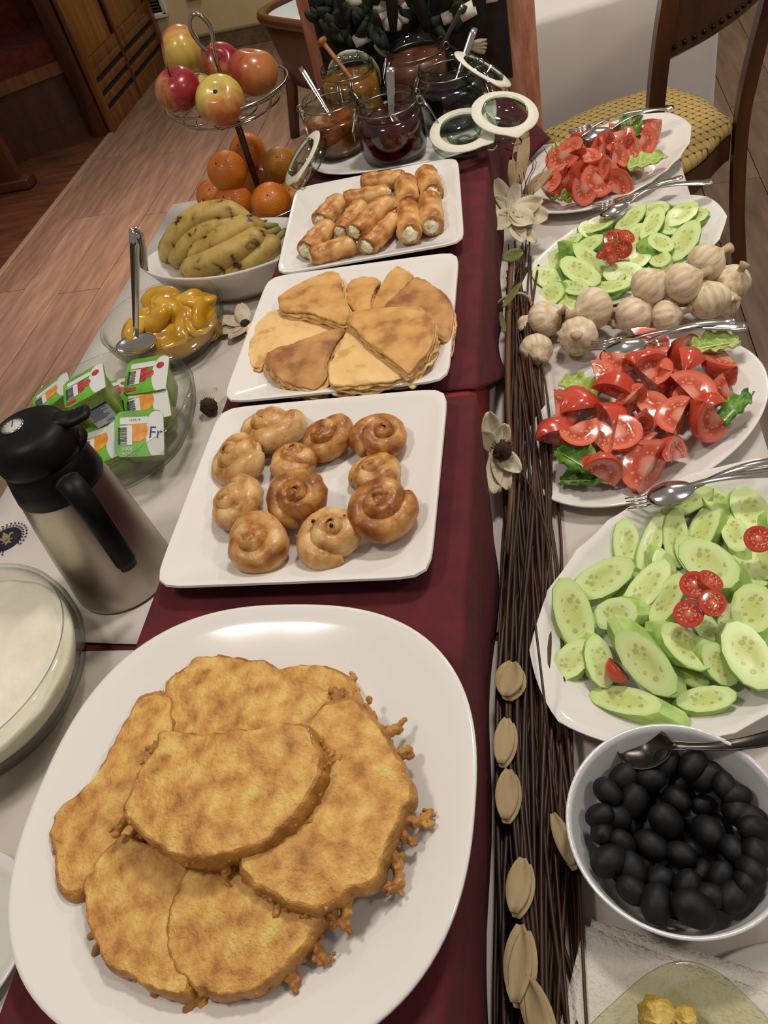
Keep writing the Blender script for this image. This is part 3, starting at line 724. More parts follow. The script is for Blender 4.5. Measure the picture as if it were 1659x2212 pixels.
# ---------------------------------------------------------------- cheese filled rolls
roll_m = mat('roll_pastry', '#bd8245', .38, ramp=[(.30, '#7d4218'), (.42, '#a9682c'), (.56, '#cf9c5c'), (.74, '#dcb67c')], nscale=42, ndetail=5, bump=.25, bscale=160, coat=.05, sss=.05, stretch=(.8, 1.2, 1.2))
cheese = mat('white_cheese', '#e6dcb4', .7, ramp=[(.3, '#d8c894'), (.6, '#efe7c6')], nscale=120, bump=.8, bscale=300)
def roll(a, b, w, z, k, lab):
    A = at(*Zc(a), RZ+z); B = at(*Zc(b), RZ+z); dep = (A-CAM).dot(CF); R = w/3.318*dep/FPX/2*1.16
    d = (B-A); L = d.length; d.normalize(); L = max(L + R*.7, .048); mid = (A+B)/2
    rings = []; n = 20; m = 26
    for i in range(m):
        t = i/(m-1); x = (t-.5)*L
        e = min(t, 1-t)*L; q = min(1, (e+.001)/.009); rr = R*(.80+.20*math.sqrt(max(0, 1-(1-q)**2)))
        ring = []
        for j in range(n):
            th = 2*PI*j/n; sp = ((th/(2*PI) + t*2.6 + k*.37) % 1.0)          # wound seam
            r2 = rr*(1+.09*sp**3 - .05) * (1+.03*math.sin(x*300+k))
            ring.append(Vector((x, r2*math.cos(th), r2*math.sin(th)*.92)))
        rings.append(ring)
    ring0 = [Vector((-L/2+.004, p.y*.6, p.z*.6)) for p in rings[0]]; ring1 = [Vector((L/2-.004, p.y*.6, p.z*.6)) for p in rings[-1]]
    VF = loft([ring0]+rings+[ring1])
    M = frame((mid.x, mid.y, RZ+z), (0, 0, 1), d)
    root = thing('cheese_roll', lab, 'roll', (mid.x, mid.y, RZ+z-R), 'cheese rolls on the square plate')
    o = inst('pastry', meshdata('roll_pastry', *VF, roll_m), M, root)
    for e in (-1, 1):
        V, F = sphere((e*(L/2-.0015), R*.1*math.sin(k*3+e), 0), R*.56, 16, 10, lambda w: (.6+.5*nz(w, 3, k), 1+.6*nz(w, 2.2, k+e), 1+.6*nz(w, 2.2, k+2)))
        inst('cheese_filling', meshdata('cheese_filling', V, F, cheese), M, root)
rolls = [
 ((770,212),(1010,192),128,.026,'pale cheese roll lying crosswise at the jam jar edge'),
 ((640,335),(905,292),122,.026,'dark cheese roll lying crosswise behind the stacked ones'),
 ((450,480),(560,362),142,.026,'pale cheese roll pointing at the orange bowl'),
 ((590,560),(715,395),126,.026,'cheese roll squeezed between two slanting rolls'),
 ((930,365),(975,425),118,.025,'half hidden cheese roll under the slanting pale one'),
 ((700,560),(895,372),146,.046,'pale slanting cheese roll resting on top of the others'),
 ((780,662),(950,492),148,.027,'slanting cheese roll with a crumbly end toward the crepes'),
 ((350,690),(480,545),150,.027,'browned cheese roll at the corner by the bananas'),
 ((400,742),(650,662),142,.028,'crosswise cheese roll closest to the bananas and crepes'),
 ((1052,225),(1066,370),152,.027,'upright dark cheese roll in the inner pair by the jars'),
 ((1195,165),(1238,285),150,.026,'cheese roll at the far corner on the branch side'),
 ((1068,415),(1078,575),156,.028,'cheese roll with white curd showing in the pair facing the crepes'),
 ((1222,352),(1238,512),152,.028,'spiral cheese roll nearest the branch bundle side'),
]
for k, (a, b, w, z, lab) in enumerate(rolls): roll(a, b, w, z, k, lab)

# ================================================================ jam jars
jar_plate_c = (-.250, 1.468)
jp = obj('jar_platter', dish((jar_plate_c[0], jar_plate_c[1], RZ), [(0, .004), (.7, .004), (.72, 0), (.76, 0), (.78, .004), (.985, .011), (1.0, .013), (.985, .0145), (.95, .013), (.82, .0075), (.5, .007), (0, .007)], .166, .150, 3.2, 96), china, loc=(jar_plate_c[0], jar_plate_c[1], RZ))
props(jp, 'white rounded platter under the jam jars', 'platter')
jglass = glass('jar_glass', '#f6f8f4', '#7d857a')
lglass = glass('lid_glass', '#f0f6ef', '#6f8a76')
wire = mat('wire_steel', '#9a958c', .25, 1.0)
gasket = mat('rubber_gasket', '#d9d2c0', .6)
steel = mat('cutlery_steel', '#c9c4bd', .16, 1.0)
def jar(c, R, h, jam, lab, level, lidpos, lidn, hinge_ang):
    z0 = RZ+.0095
    root = thing('jam_jar', lab, 'jar', (c[0], c[1], z0), 'clip top jars on the platter')
    p = [(0, .004), (R*.62, .004), (R*.80, .0), (R*.93, .006), (R, .022), (R, h*.58), (R*.97, h*.70), (R*.88, h*.80), (R*.84, h*.85), (R*.88, h*.88), (R*.90, h*.93), (R*.86, h*.95), (R*.86, h), (R*.80, h), (R*.79, h*.84)]
    obj('glass_body', dish((c[0], c[1], z0), p, n=48, cap1=False), jglass, root)
    lv = h*level; rr = R*.975
    obj('jam', dish((c[0], c[1], z0), [(0, .006), (R*.80, .006), (R*.90, .010), (rr, .024), (rr, min(lv, h*.57)), (R*.93 if level > .6 else rr, lv), (R*.6, lv+.001), (0, lv-.003)], n=40), jam, root)
    # wire bail around the neck with hinge loops
    zz = z0+h*.86; ring = [(c[0]+R*.875*math.cos(t), c[1]+R*.875*math.sin(t), zz) for t in np.linspace(0, 2*PI, 40, endpoint=False)]
    parts = [tube(ring, .0014, 6, True)]
    obj('wire_bail', parts[0], wire, root)
    hx, hy = math.cos(hinge_ang), math.sin(hinge_ang)
    for sg in (-1, 1):
        for off in (.35,):
            a = hinge_ang+sg*off; e = Vector((c[0]+R*.9*math.cos(a), c[1]+R*.9*math.sin(a), zz))
            loop = [e + Vector((hx, hy, 0))*(.006+.005*math.cos(t)) + Vector((0, 0, 1))*.006*math.sin(t) for t in np.linspace(0, 2*PI, 14, endpoint=False)]
            obj('hinge_loop', tube(loop, .0013, 6, True), wire, root)
    a = hinge_ang+PI                                                     # loose clasp hanging on the other side
    e = Vector((c[0]+R*.9*math.cos(a), c[1]+R*.9*math.sin(a), zz)); d = Vector((math.cos(a), math.sin(a), 0)); sd = Vector((-d.y, d.x, 0))
    obj('clasp', tube([e+sd*.014, e+sd*.014+d*.010-Vector((0, 0, .018)), e+sd*.008+d*.012-Vector((0, 0, .040)), e-sd*.008+d*.012-Vector((0, 0, .040)), e-sd*.014+d*.010-Vector((0, 0, .018)), e-sd*.014], .0013, 6), wire, root)
    obj('clasp', tube([e+sd*.010, e+sd*.009+d*.013-Vector((0, 0, .03)), e-sd*.009+d*.013-Vector((0, 0, .03)), e-sd*.010], .0013, 6), wire, root)
    lc, ln = Vector(lidpos), Vector(lidn).normalized(); he = Vector((c[0]+R*.98*hx, c[1]+R*.98*hy, zz))
    M = frame(lc, ln, he-lc)
    LR = R*.92
    le = M @ Vector((LR*.98, 0, -.006))
    sd = Vector((-hy, hx, 0))*.012
    for sg in (-1, 1): obj('hinge_arm', tube([he+sd*sg, (he+le)/2+sd*sg+Vector((0, 0, .004)), le+sd*sg], .0013, 6), wire, root)
    le2 = M @ Vector((-LR*.98, 0, -.008)); dd = (M.to_3x3() @ Vector((-1, 0, 0))); ss = (M.to_3x3() @ Vector((0, 1, 0)))
    obj('lid_loop', tube([le2+ss*.008, le2+ss*.009+dd*.008, le2+ss*.005+dd*.014, le2-ss*.005+dd*.014, le2-ss*.009+dd*.008, le2-ss*.008], .0014, 6), wire, root)
    # glass lid, its inner face (with the plug and gasket) turned to ln
    pr = [(0, -.020), (LR*.55, -.021), (LR*.9, -.019), (LR, -.014), (LR, -.009), (LR*.97, -.008), (LR*.97, -.005), (LR, -.004), (LR, -.001), (LR*.96, .0), (LR*.72, .0), (LR*.70, .008), (LR*.67, .0095), (LR*.60, .008), (LR*.55, -.004), (LR*.3, -.008), (0, -.009)]
    lid = obj('lid', dish((0, 0, 0), pr, n=44), lglass); lid.parent = root; lid.matrix_local = Matrix.Translation(-origin(root)) @ M
    g = dish((0, 0, 0), [(LR*.72, .0005), (LR*1.03, .0005), (LR*1.05, .0015), (LR*1.03, .0030), (LR*.72, .0030)], n=44, cap0=False, cap1=False,
             wob=lambda t, r: .16*max(0, math.cos(t-PI))**60*(r > .9))
    gk = obj('gasket', g, gasket); gk.parent = lid
    return root
jam_red = mat('jam_cherry', '#2c0507', .12, ramp=[(.35, '#150203'), (.55, '#360608'), (.72, '#6b0f0c')], nscale=45, coat=.6)
jam_amber = mat('jam_apricot', '#7a3d0c', .15, ramp=[(.35, '#4f2606'), (.6, '#8a4a10'), (.8, '#a8641a')], nscale=40, coat=.5)
jam_honey = mat('honey', '#8f5e10', .1, ramp=[(.35, '#6f430a'), (.7, '#a87216')], nscale=18, coat=.8)
jam_black = mat('jam_blackcurrant', '#0d0508', .15, ramp=[(.4, '#070305'), (.65, '#1d0a12')], nscale=60, coat=.6, bump=.4, bscale=120)
jam_choc = mat('hazelnut_spread', '#5a2c17', .35, ramp=[(.35, '#40200f'), (.6, '#6d3a22'), (.8, '#865237')], nscale=30, coat=.3)
def lid3(x, y, z): return tuple(at(x, y, z))
jar((-.253, 1.372), .0565, .098, jam_red, 'jar of dark cherry jam standing in front on the jar platter', .70, lid3(1000, 283, RZ+.045), (.05, -.25, 1), .25)
jar((-.362, 1.436), .052, .094, jam_amber, 'jar of apricot jam beside the fruit stand', .62, lid3(655, 343, RZ+.050), tuple(-CF*.50 + (CR*-.9+CU*.43)*.85), PI+.35)
jar((-.158, 1.475), .0565, .098, jam_black, 'jar of black currant jam on the salad side', .66, lid3(1090, 246, RZ+.055), (.25, -.25, 1), -.15)
jar((-.345, 1.556), .054, .102, jam_honey, 'honey jar with a wooden dipper in front of the dark board', .78, lid3(620, 250, RZ-.05) if False else (-.352, 1.632, RZ+.058), (0, 1, .1), 1.6)
jar((-.222, 1.578), .0565, .106, jam_choc, 'jar of brown chocolate spread in front of the dark board', .80, lid3(1042, 152, RZ+.085), (.55, .10, .75), .35)

# spoons, knife and honey dipper standing in the jars
def stick(name, a, b, width, mm, lab, cat, grp=None, flat=.35):
    A, B = Vector(a), Vector(b); side = (B-A).cross(CF).normalized()
    path = [A.lerp(B, t) for t in np.linspace(0, 1, 14)]
    V, F = tube(path, lambda t: width*(.55+.45*math.sin(min(1, max(0, (t-.35)/.65))*PI*.62) if t > .35 else .55), 10, flat=flat, up=(B-A).cross(side))
    o = obj(name, (V, F), mm, loc=A); return props(o, lab, cat, grp)
def toward(x, y, dist_y): return atY(x, y, dist_y)
stick('jam_spoon', (-.255, 1.362, RZ+.03), toward(843, 145, 1.400), .0075, steel, 'flat steel handle standing in the cherry jam jar', 'spoon')
stick('jam_spoon', (-.352, 1.430, RZ+.04), toward(650, 145, 1.50), .0055, steel, 'thin steel spoon leaning out of the apricot jam jar', 'spoon')
stick('jam_spoon', (-.165, 1.470, RZ+.04), toward(1025, 60, 1.53), .0065, steel, 'steel knife handle leaning out of the black currant jar', 'spoon')
stick('jam_spoon', (-.215, 1.575, RZ+.05), toward(1000, 10, 1.60), .005, mat('dark_steel', '#5b5048', .3, 1.0), 'thin dark spoon leaning out of the chocolate spread jar', 'spoon')
A = Vector((-.335, 1.552, RZ+.075)); B = toward(698, 92, 1.60)
dip = mat('dipper_wood', '#9a6434', .5, ramp=[(.3, '#86522a'), (.7, '#a9713e')], nscale=30)
hd = thing('honey_dipper', 'wooden honey dipper resting in the honey jar', 'dipper', A)
obj('handle', tube([A.lerp(B, t) for t in np.linspace(0, 1, 8)], .0042, 10), dip, hd)
obj('knob', tube([A.lerp(B, .95), A.lerp(B, 1.0), A.lerp(B, 1.05), A.lerp(B, 1.09)], lambda t: (.004, .0095, .010, .004)[int(round(t*3))], 12), dip, hd)

# ================================================================ rustic frame with dark board behind the jars
terra = mat('terracotta_wood', '#b27358', .8, ramp=[(.3, '#9c5d44'), (.55, '#b87a5c'), (.72, '#c98d74'), (.85, '#dcc0ae')], nscale=22, stretch=(3, 3, .6), bump=.4, bscale=70)
dark = mat('dark_board', '#1a0f0b', .85, ramp=[(.3, '#120a07'), (.7, '#24150f')], nscale=30, bump=.3, bscale=60)
df = thing('display_frame', 'rustic wooden frame with dark board and dried flowers behind the jars', 'display', (-.24, 1.70, RZ))
FY = 1.652
obj('board', box((-.2335, FY+.010, RZ+.30), (.353, .018, .598), .003), dark, df)
PY = FY+.088
pl0, pl1 = atY(652, 60, PY-.02).x, atY(700, 60, PY-.02).x
obj('post', box(((pl0+pl1)/2, PY, .665), (pl1-pl0, .040, 1.328), .005), terra, df)
pr0, pr1 = atY(1085, 60, PY-.02).x, atY(1158, 60, PY-.02).x
obj('post', box(((pr0+pr1)/2, PY, .665), (pr1-pr0, .040, 1.328), .005), terra, df)
obj('cross_rail', box(((pl0+pr1)/2, FY+.043, RZ+.30), (pr1-pl0-.02, .048, .05), .005), terra, df)
leaf_m = mat('dried_leaf_green', '#20261a', .85, ramp=[(.3, '#171b11'), (.7, '#2f3522')], nscale=40)
bark_w = mat('curled_bark', '#c9bfae', .7, ramp=[(.3, '#b8ac98'), (.7, '#d8d0c2')], nscale=30)
straw = mat('straw', '#a8977a', .8, ramp=[(.3, '#8f7f63'), (.7, '#b9a98b')], nscale=80, stretch=(6, 6, 1))
redf = mat('dried_red', '#3a1512', .9)
def wpt(x, y, d=.0): return atY(x, y, FY-d)
def leafstrip(p, d, L, w, mm, nm, bend=.3, nrm=(0, -1, 0)):
    d = Vector(d).normalized(); n = Vector(nrm); s = d.cross(n).normalized(); V, F = [], []; m = 8
    for i in range(m+1):
        t = i/m; c = Vector(p)+d*L*t + n*(bend*L*math.sin(t*PI*.8)); ww = w*math.sin(PI*(.12+.80*t))**.8
        V += [c-s*ww, c+n*ww*.35, c+s*ww]
    for i in range(m):
        for k in (0, 1): a = i*3+k; F.append((a, a+1, a+4, a+3))
    o = obj(nm, (V, F), mm, df); md = o.modifiers.new('t', 'SOLIDIFY'); md.thickness = .001
rr = random.Random(5)
for (x, y, n) in ((760, 60, 16), (800, 40, 16), (910, 30, 16), (715, 40, 12), (985, 25, 8)):
    for k in range(n):
        p = wpt(x+rr.uniform(-24, 24), y+rr.uniform(-35, 30), .004)
        leafstrip(p, (rr.uniform(-.6, .6), rr.uniform(-.5, 0), rr.uniform(.3, 1)*rr.choice((1, 1, -1))), rr.uniform(.03, .055), rr.uniform(.006, .011), leaf_m, 'dried_leaf', .3)
def curl(x, y, r, L, a0):
    p = wpt(x, y, .012); ax = Vector((math.cos(a0), 0, math.sin(a0))); sd = Vector((-ax.z, 0, ax.x)); V, F = [], []
    for i in range(15):
        t = i/14*4.6; rad = r*(1-.06*t)
        for u in (-.5, 0, .5): V.append(p + ax*L*u*(1+.04*math.sin(i)) + sd*rad*math.cos(t) + Vector((0, -1, 0))*rad*math.sin(t))
    for i in range(14):
        for k in (0, 1): a = i*3+k; F.append((a, a+1, a+4, a+3))
    o = obj('bark_curl', (V, F), bark_w, df); md = o.modifiers.new('t', 'SOLIDIFY'); md.thickness = .0012
for (x, y, r, L, a0) in ((782, 84, .011, .028, .25), (812, 70, .010, .026, .25), (1010, 25, .013, .028, .3), (968, 38, .010, .02, .2), (765, 0, .012, .03, .1), (1062, -8, .01, .02, 0)):
    curl(x, y, r, L, a0)
def rosette(x, y, R, mm):
    p = wpt(x, y, .006); 
    for k in range(9):
        a = 2*PI*k/9; leafstrip(p, (math.cos(a), -.25, math.sin(a)), R, R*.35, mm, 'rosette_petal', .15)
rosette(848, 18, .036, bark_w); rosette(722, 62, .022, leaf_m); rosette(700, 28, .02, redf)
for (x, y, dx, dz) in ((1010, 100, 1, -.1), (838, 125, -.3, 1)):
    p = wpt(x, y, .012)
    for k in range(9): leafstrip(p, (dx+(k-4)*.09*abs(dz), -.1, dz+(k-4)*.10*abs(dx)), .034+.004*math.sin(k*3), .005, straw, 'straw_bow', .1)
for x in (742, 850, 925):
    leafstrip(wpt(x, 70, .02), (rr.uniform(-.2, .2), -.1, 1), .11, .011, mat('dark_ribbon', '#160d08', .8), 'dark_twig', .1)

# ================================================================ fruit stand with apples and oranges
chrome = mat('chrome_wire', '#a9a29a', .15, 1.0)
poleM = mat('stand_pole', '#4a3020', .3, .7)
SX, SY = -.556, 1.497
fs = thing('fruit_stand', 'two tier chrome wire fruit stand with a looped handle', 'fruit stand', (SX, SY, T+.002))
def ringp(R, z, n=56): return [(SX+R*math.cos(t), SY+R*math.sin(t), z) for t in np.linspace(0, 2*PI, n, endpoint=False)]
zU, zL = T+.268, T+.075
def basket(z, R, dep, nm):
    parts = [tube(ringp(R, z), .0024, 8, True)]
    obj('rim', parts[0], chrome, fs)
    inner = [tube(ringp(R*.80, z-dep*.75), .0016, 6, True), tube(ringp(R*.62, z-dep), .0016, 6, True), tube(ringp(R*.40, z-dep), .0014, 6, True)]
    obj('basket_ring', join(*inner), chrome, fs)
    for k in range(6):
        a = 2*PI*k/6+.5
        path = [(SX+r*math.cos(a), SY+r*math.sin(a), zz) for r, zz in ((R, z), (R*.95, z-dep*.4), (R*.80, z-dep*.77), (R*.62, z-dep), (R*.3, z-dep-.002), (.006, z-dep-.002))]
        obj('basket_wire', tube(spline(path, 16), .0015, 6), chrome, fs)
basket(zU, .114, .038, 'u'); basket(zL, .126, .048, 'l')
obj('pole', tube([(SX, SY, T+.012), (SX, SY, zU-.03)], .0065, 12), poleM, fs)
hz = zU-.03
lp = [(0, 0, hz), (0, 0, T+.33), (.006, 0, T+.352), (.008, 0, T+.372), (-.004, 0, T+.392), (-.018, 0, T+.392), (-.026, 0, T+.375), (-.020, 0, T+.352), (-.010, 0, T+.335)]
ha = Vector((CR.x, CR.y, 0)).normalized()
obj('handle', tube(spline([(SX+ha.x*q[0], SY+ha.y*q[0], q[2]) for q in lp], 48), .0036, 10), chrome, fs)
obj('foot_ring', tube(ringp(.075, T+.005), .003, 8, True), chrome, fs)
for k in range(3):
    a = 2*PI*k/3; obj('foot_wire', tube([(SX+.075*math.cos(a), SY+.075*math.sin(a), T+.005), (SX+.03*math.cos(a), SY+.03*math.sin(a), T+.012), (SX, SY, T+.02)], .0022, 6), chrome, fs)
# apples: blush depends on the side of the fruit
def applemat(nm, yellow, redc, th, soft):
    m = mat(nm, redc, .28, ramp=[(.5, redc), (.6, yellow)], nscale=10, coat=.25); nt = m.node_tree; N = nt.nodes; L = nt.links
    b = N['Principled BSDF']; tc = N.new('ShaderNodeTexCoord'); sep = N.new('ShaderNodeSeparateXYZ'); L.new(tc.outputs['Object'], sep.inputs[0])
    n = N.new('ShaderNodeTexNoise'); mp = N.new('ShaderNodeMapping'); mp.inputs['Scale'].default_value = (60, 60, 9); L.new(tc.outputs['Object'], mp.inputs[0]); L.new(mp.outputs[0], n.inputs['Vector']); n.inputs['Scale'].default_value = 1.2; n.inputs['Detail'].default_value = 4
    a = N.new('ShaderNodeMath'); a.operation = 'MULTIPLY_ADD'; L.new(sep.outputs[0], a.inputs[0]); a.inputs[1].default_value = 11; a.inputs[2].default_value = th
    s = N.new('ShaderNodeMath'); s.operation = 'MULTIPLY_ADD'; L.new(n.outputs['Fac'], s.inputs[0]); s.inputs[1].default_value = soft; L.new(a.outputs[0], s.inputs[2])
    r = [x for x in N if x.type == 'VALTORGB'][0]; L.new(s.outputs[0], r.inputs[0])
    e = r.color_ramp.elements; e[0].position = .25; e[0].color = lin(yellow); e[1].position = .75; e[1].color = lin(redc)
    return m
amats = [applemat('apple_blush', '#c2a24a', '#a83526', .12, .9), applemat('apple_red', '#b5843f', '#8a1b22', .35, .8), applemat('apple_yellow', '#c2ab52', '#b0542c', -.12, .8), applemat('apple_orange', '#b2703a', '#9c3a22', .0, .9)]
stemM = mat('stem_brown', '#2c2012', .8)
def apple(c, R, axis, mi, lab, spin=0, stem=False):
    def f(d):
        s = math.hypot(d.x, d.y); z = d.z
        prof = 1.0 - .30*math.exp(-((1-abs(z))/.055)) * (1.0 if z > 0 else .7)
        k = (1+.05*z)*(1+.012*math.cos(5*math.atan2(d.y, d.x))*max(0, -z)); return (k, k, .90*prof)
    me = meshdata('apple', *sphere((0, 0, 0), R, 40, 28, f), amats[mi])
    ax = Vector(axis).normalized(); M = frame(c, ax, Vector((math.cos(spin), math.sin(spin), .3)))
    o = inst('apple', me, M); props(o, lab, 'apple', 'apples in the upper basket')
    st = obj('stem' if stem else 'calyx', (tube([(0, 0, R*.55), (.001, .001, R*.78), (.004, .003, R*1.03)], .0014, 6) if stem else sphere((0, 0, R*.60), .005, 10, 8, lambda d: (1+.4*nz(d, 3), 1+.4*nz(d, 3), .8))), stemM); st.parent = o
    return o
def atd(x, y, dep): d = ray(x, y); return CAM + d*dep           # dep metres in front of the lens
sd = (Vector((SX, SY, zU))-CAM).dot(CF)
apple(atd(392, 110, sd+.010), .0425, (-.6, -.3, .2), 0, 'tall yellow and red apple perched on top of the other apples', 2.0)
apple(atd(478, 142, sd+.075), .0400, (.2, -.7, .7), 1, 'red apple with open calyx half hidden behind the stand pole', 1.0)
apple(atd(547, 157, sd+.005), .0455, (.3, .2, 1), 3, 'big evenly orange red apple beside the brown tub', 3.2)
apple(atd(424, 198, sd+.060), .0380, (.2, .2, 1), 2, 'greenish yellow apple buried in the middle of the basket', 1.0)
apple(atd(385, 195, sd-.050), .0400, (-.1, -.25, 1), 1, 'dark red apple with stem and yellow streaks at the basket rim', .2, True)
apple(atd(476, 218, sd-.070), .0420, (.12, -.62, .78), 2, 'yellow apple turned with its green calyx toward the camera', -1.2)
orangeM = mat('orange_peel', '#c66a12', .38, ramp=[(.3, '#bb5c0c'), (.7, '#cf7a1c')], nscale=9, bump=.35, bscale=420, bdetail=1, coat=.15)
orangeM2 = mat('orange_peel_yellow', '#bd7a1a', .38, ramp=[(.3, '#b26c14'), (.7, '#c98b28')], nscale=9, bump=.35, bscale=420, bdetail=1, coat=.15)
def orange(c, R, mm, lab):
    o = inst('orange', meshdata('orange', *sphere((0, 0, 0), R, 32, 22, lambda d: 1+.012*nz(d, 1.5, R*99)-.05*math.exp(-(1-d.z)/.012)), mm), frame(c, (.2*math.sin(R*9e3), -.6, .7), (1, 0, 0)))
    props(o, lab, 'orange', 'oranges in the lower basket'); st = obj('stem_scar', sphere((0, 0, R*.957), .0017, 8, 6, lambda d: (1, 1, .5)), stemM); st.parent = o
sl = (Vector((SX, SY, zL))-CAM).dot(CF)
for (x, y, dd, r, mm, lab) in [
 (536, 330, .060, .0375, orangeM, 'orange behind the pole, highest in the lower basket'), (491, 370, -.045, .0375, orangeM, 'orange on top of the pile over the bananas'),
 (605, 357, .015, .0350, orangeM2, 'yellowish orange beside the hanging jar lid'), (462, 425, .065, .0350, orangeM, 'orange peeking out behind the front ones over the white cloth'),
 (506, 440, -.015, .0375, orangeM, 'orange resting directly behind the bananas'), (586, 440, -.060, .0385, orangeM, 'large orange in front of the pole next to the roll plate'),
 (555, 405, .075, .0350, orangeM, 'orange deep in the basket right behind the pole'), (640, 425, .02, .036, orangeM2, 'orange under the hanging jar lid')]:
    orange(atd(x, y, sl+dd), r, mm, lab)

# ================================================================ bananas in the white boat dish
bz = T+.075
A = at(316, 538, bz); Bq = at(596, 572, bz)
bc = Vector((-.565, 1.288, T)); 
# the dish is a boat shape lying across the table
bowl = obj('boat_dish', dish((bc.x, bc.y, T+.0015), [(0, .004), (.45, .003), (.55, 0), (.70, .018), (.90, .048), (1.0, .074), (1.0, .078), (.97, .078), (.86, .052), (.66, .022), (.4, .010), (0, .009)], .172, .098, 1.75, 72, math.radians(3),
    wob=lambda t, r: .0), china, loc=(bc.x, bc.y, T+.0015))
props(bowl, 'white boat shaped dish filled with bananas', 'dish')
banM = mat('banana_peel', '#b8994f', .5, ramp=[(.33, '#33240f'), (.39, '#a48544'), (.5, '#b8994f'), (.75, '#c6ac66')], nscale=42, ndetail=6, ndist=.4, bump=.1, bscale=80)
banT = mat('banana_tip', '#2b2012', .8)
banS = mat('banana_stem', '#8c8440', .6)
def banana(pts, R, root):
    path = spline(pts, 28); P = path
    rings = []; n = 10; m = len(P); nrm = Vector((0, 0, 1))
    rings = tube(P, lambda t: R*(min(1, .45+t*4.2))*(min(1, .28+(1-t)*3.4)), 10, up=(0, 0, 1))
    V = []
    nring = m; 
    for k, v in enumerate(rings[0]):
        if k < nring*10:
            i, j = divmod(k, 10); c = P[i]; d = v-c; V.append(c + d*(1.0+(.10 if j % 2 == 0 else -.04)))
        else: V.append(v)
    o = obj('banana', (V, rings[1]), banM, root)
    t0 = (P[0]-P[2]).normalized(); obj('tip', tube([P[0]+t0*.001-t0*.004, P[0]+t0*.004], lambda t: R*.42*(1-.3*t), 8), banT, o)
    t1 = (P[-1]-P[-3]).normalized(); obj('stem', tube([P[-1]-t1*.006, P[-1]+t1*.012, P[-1]+t1*.024], lambda t: R*(.36-.08*t), 8), banS, o)
def bpt(x, y, z): return at(x, y, T+z)
b1 = thing('banana_bunch', 'bunch of two curved bananas arching over the dish rim', 'bananas', (bc.x-.05, bc.y, T+.02))
banana([bpt(358, 565, .055), bpt(372, 530, .085), bpt(400, 490, .115), bpt(445, 462, .130), bpt(500, 458, .125), bpt(545, 475, .105)], .0205, b1)
banana([bpt(372, 568, .050), bpt(392, 545, .075), bpt(425, 510, .100), bpt(470, 488, .110), bpt(520, 485, .105), bpt(560, 492, .095)], .0195, b1)
b2 = thing('banana_bunch', 'bunch of three straight spotted bananas at the dish front', 'bananas', (bc.x+.04, bc.y, T+.02))
banana([bpt(412, 565, .060), bpt(445, 540, .085), bpt(490, 510, .105), bpt(535, 490, .110), bpt(572, 488, .100)], .0195, b2)
banana([bpt(396, 588, .052), bpt(440, 573, .075), bpt(500, 545, .093), bpt(550, 518, .100), bpt(580, 505, .098)], .0205, b2)
banana([bpt(470, 594, .050), bpt(515, 580, .062), bpt(555, 555, .075), bpt(585, 530, .085), bpt(600, 515, .088)], .0190, b2)

# ================================================================ glass bowls
bglass = glass('bowl_glass', '#fbfcf9', '#a9b0a6')
def glassbowl(c, R, h, foot, lab, wall=.0035, wob=None, bulge=0, nm='glass_bowl'):
    p = [(0, .004), (foot*.9, .004), (foot, 0), (foot+.006, .004)]
    for t in (.2, .4, .6, .8, .95): p.append((foot+(R-foot)*math.sin(t*PI/2)**(.7)+bulge*math.sin(t*PI), h*t))
    p += [(R+.0015, h-.002), (R, h), (R-wall, h)]
    for t in (.95, .8, .6, .4, .2): p.append((foot+(R-foot)*math.sin(t*PI/2)**(.7)+bulge*math.sin(t*PI)-wall, h*t+.002))
    p += [(foot*.8, .009), (0, .008)]
    o = obj(nm, dish((c[0], c[1], T+.0015), p, n=96, wob=wob), bglass, loc=(c[0], c[1], T+.0015)); return props(o, lab, 'bowl')
# peaches
pc = (-.647, 1.108)
glassbowl(pc, .1055, .070, .060, 'clear glass bowl of peach halves with a serving spoon')
syr = mat('peach_syrup', '#8a5f10', .1, trans=.0, coat=.6, ramp=[(.3, '#7a5210'), (.7, '#95691a')], nscale=20)
so = obj('peach_syrup', dish((pc[0], pc[1], T+.0015), [(0, .0105), (.052, .0105), (.070, .016), (.083, .028), (.0835, .030), (.05, .030), (0, .030)], n=48), syr)
props(so, 'amber syrup pooled in the peach bowl', 'syrup')
peM = mat('peach_flesh', '#c28d20', .2, ramp=[(.3, '#a87014'), (.5, '#c99522'), (.75, '#d6ae3c')], nscale=22, coat=.4, sss=.1)
def peachmesh(seed):
    """a soft peach half: rounded back, flatter cut side with a shallow stone hollow"""
    def f(d):
        k = 1+.10*nz(d, 1.6, seed)+.05*math.sin(3*math.atan2(d.y, d.x)+seed)
        hollow = .16*math.exp(-((d.x/.45)**2+(d.y/.35)**2)) if d.z > 0 else 0
        return (1.12*k, .82*k, (.72 if d.z < 0 else .34-hollow)*k)
    V, F = sphere((0, 0, 0), .028, 26, 16, f)
    return meshdata('peach_half', [v+Vector((0, 0, 6*v.x*v.x))*(.7 if seed % 2 else -.3) for v in V], F, peM)
def Zp(x, y): return 180+x/3.318, 380+y/3.318
pm = [peachmesh(k) for k in range(4)]
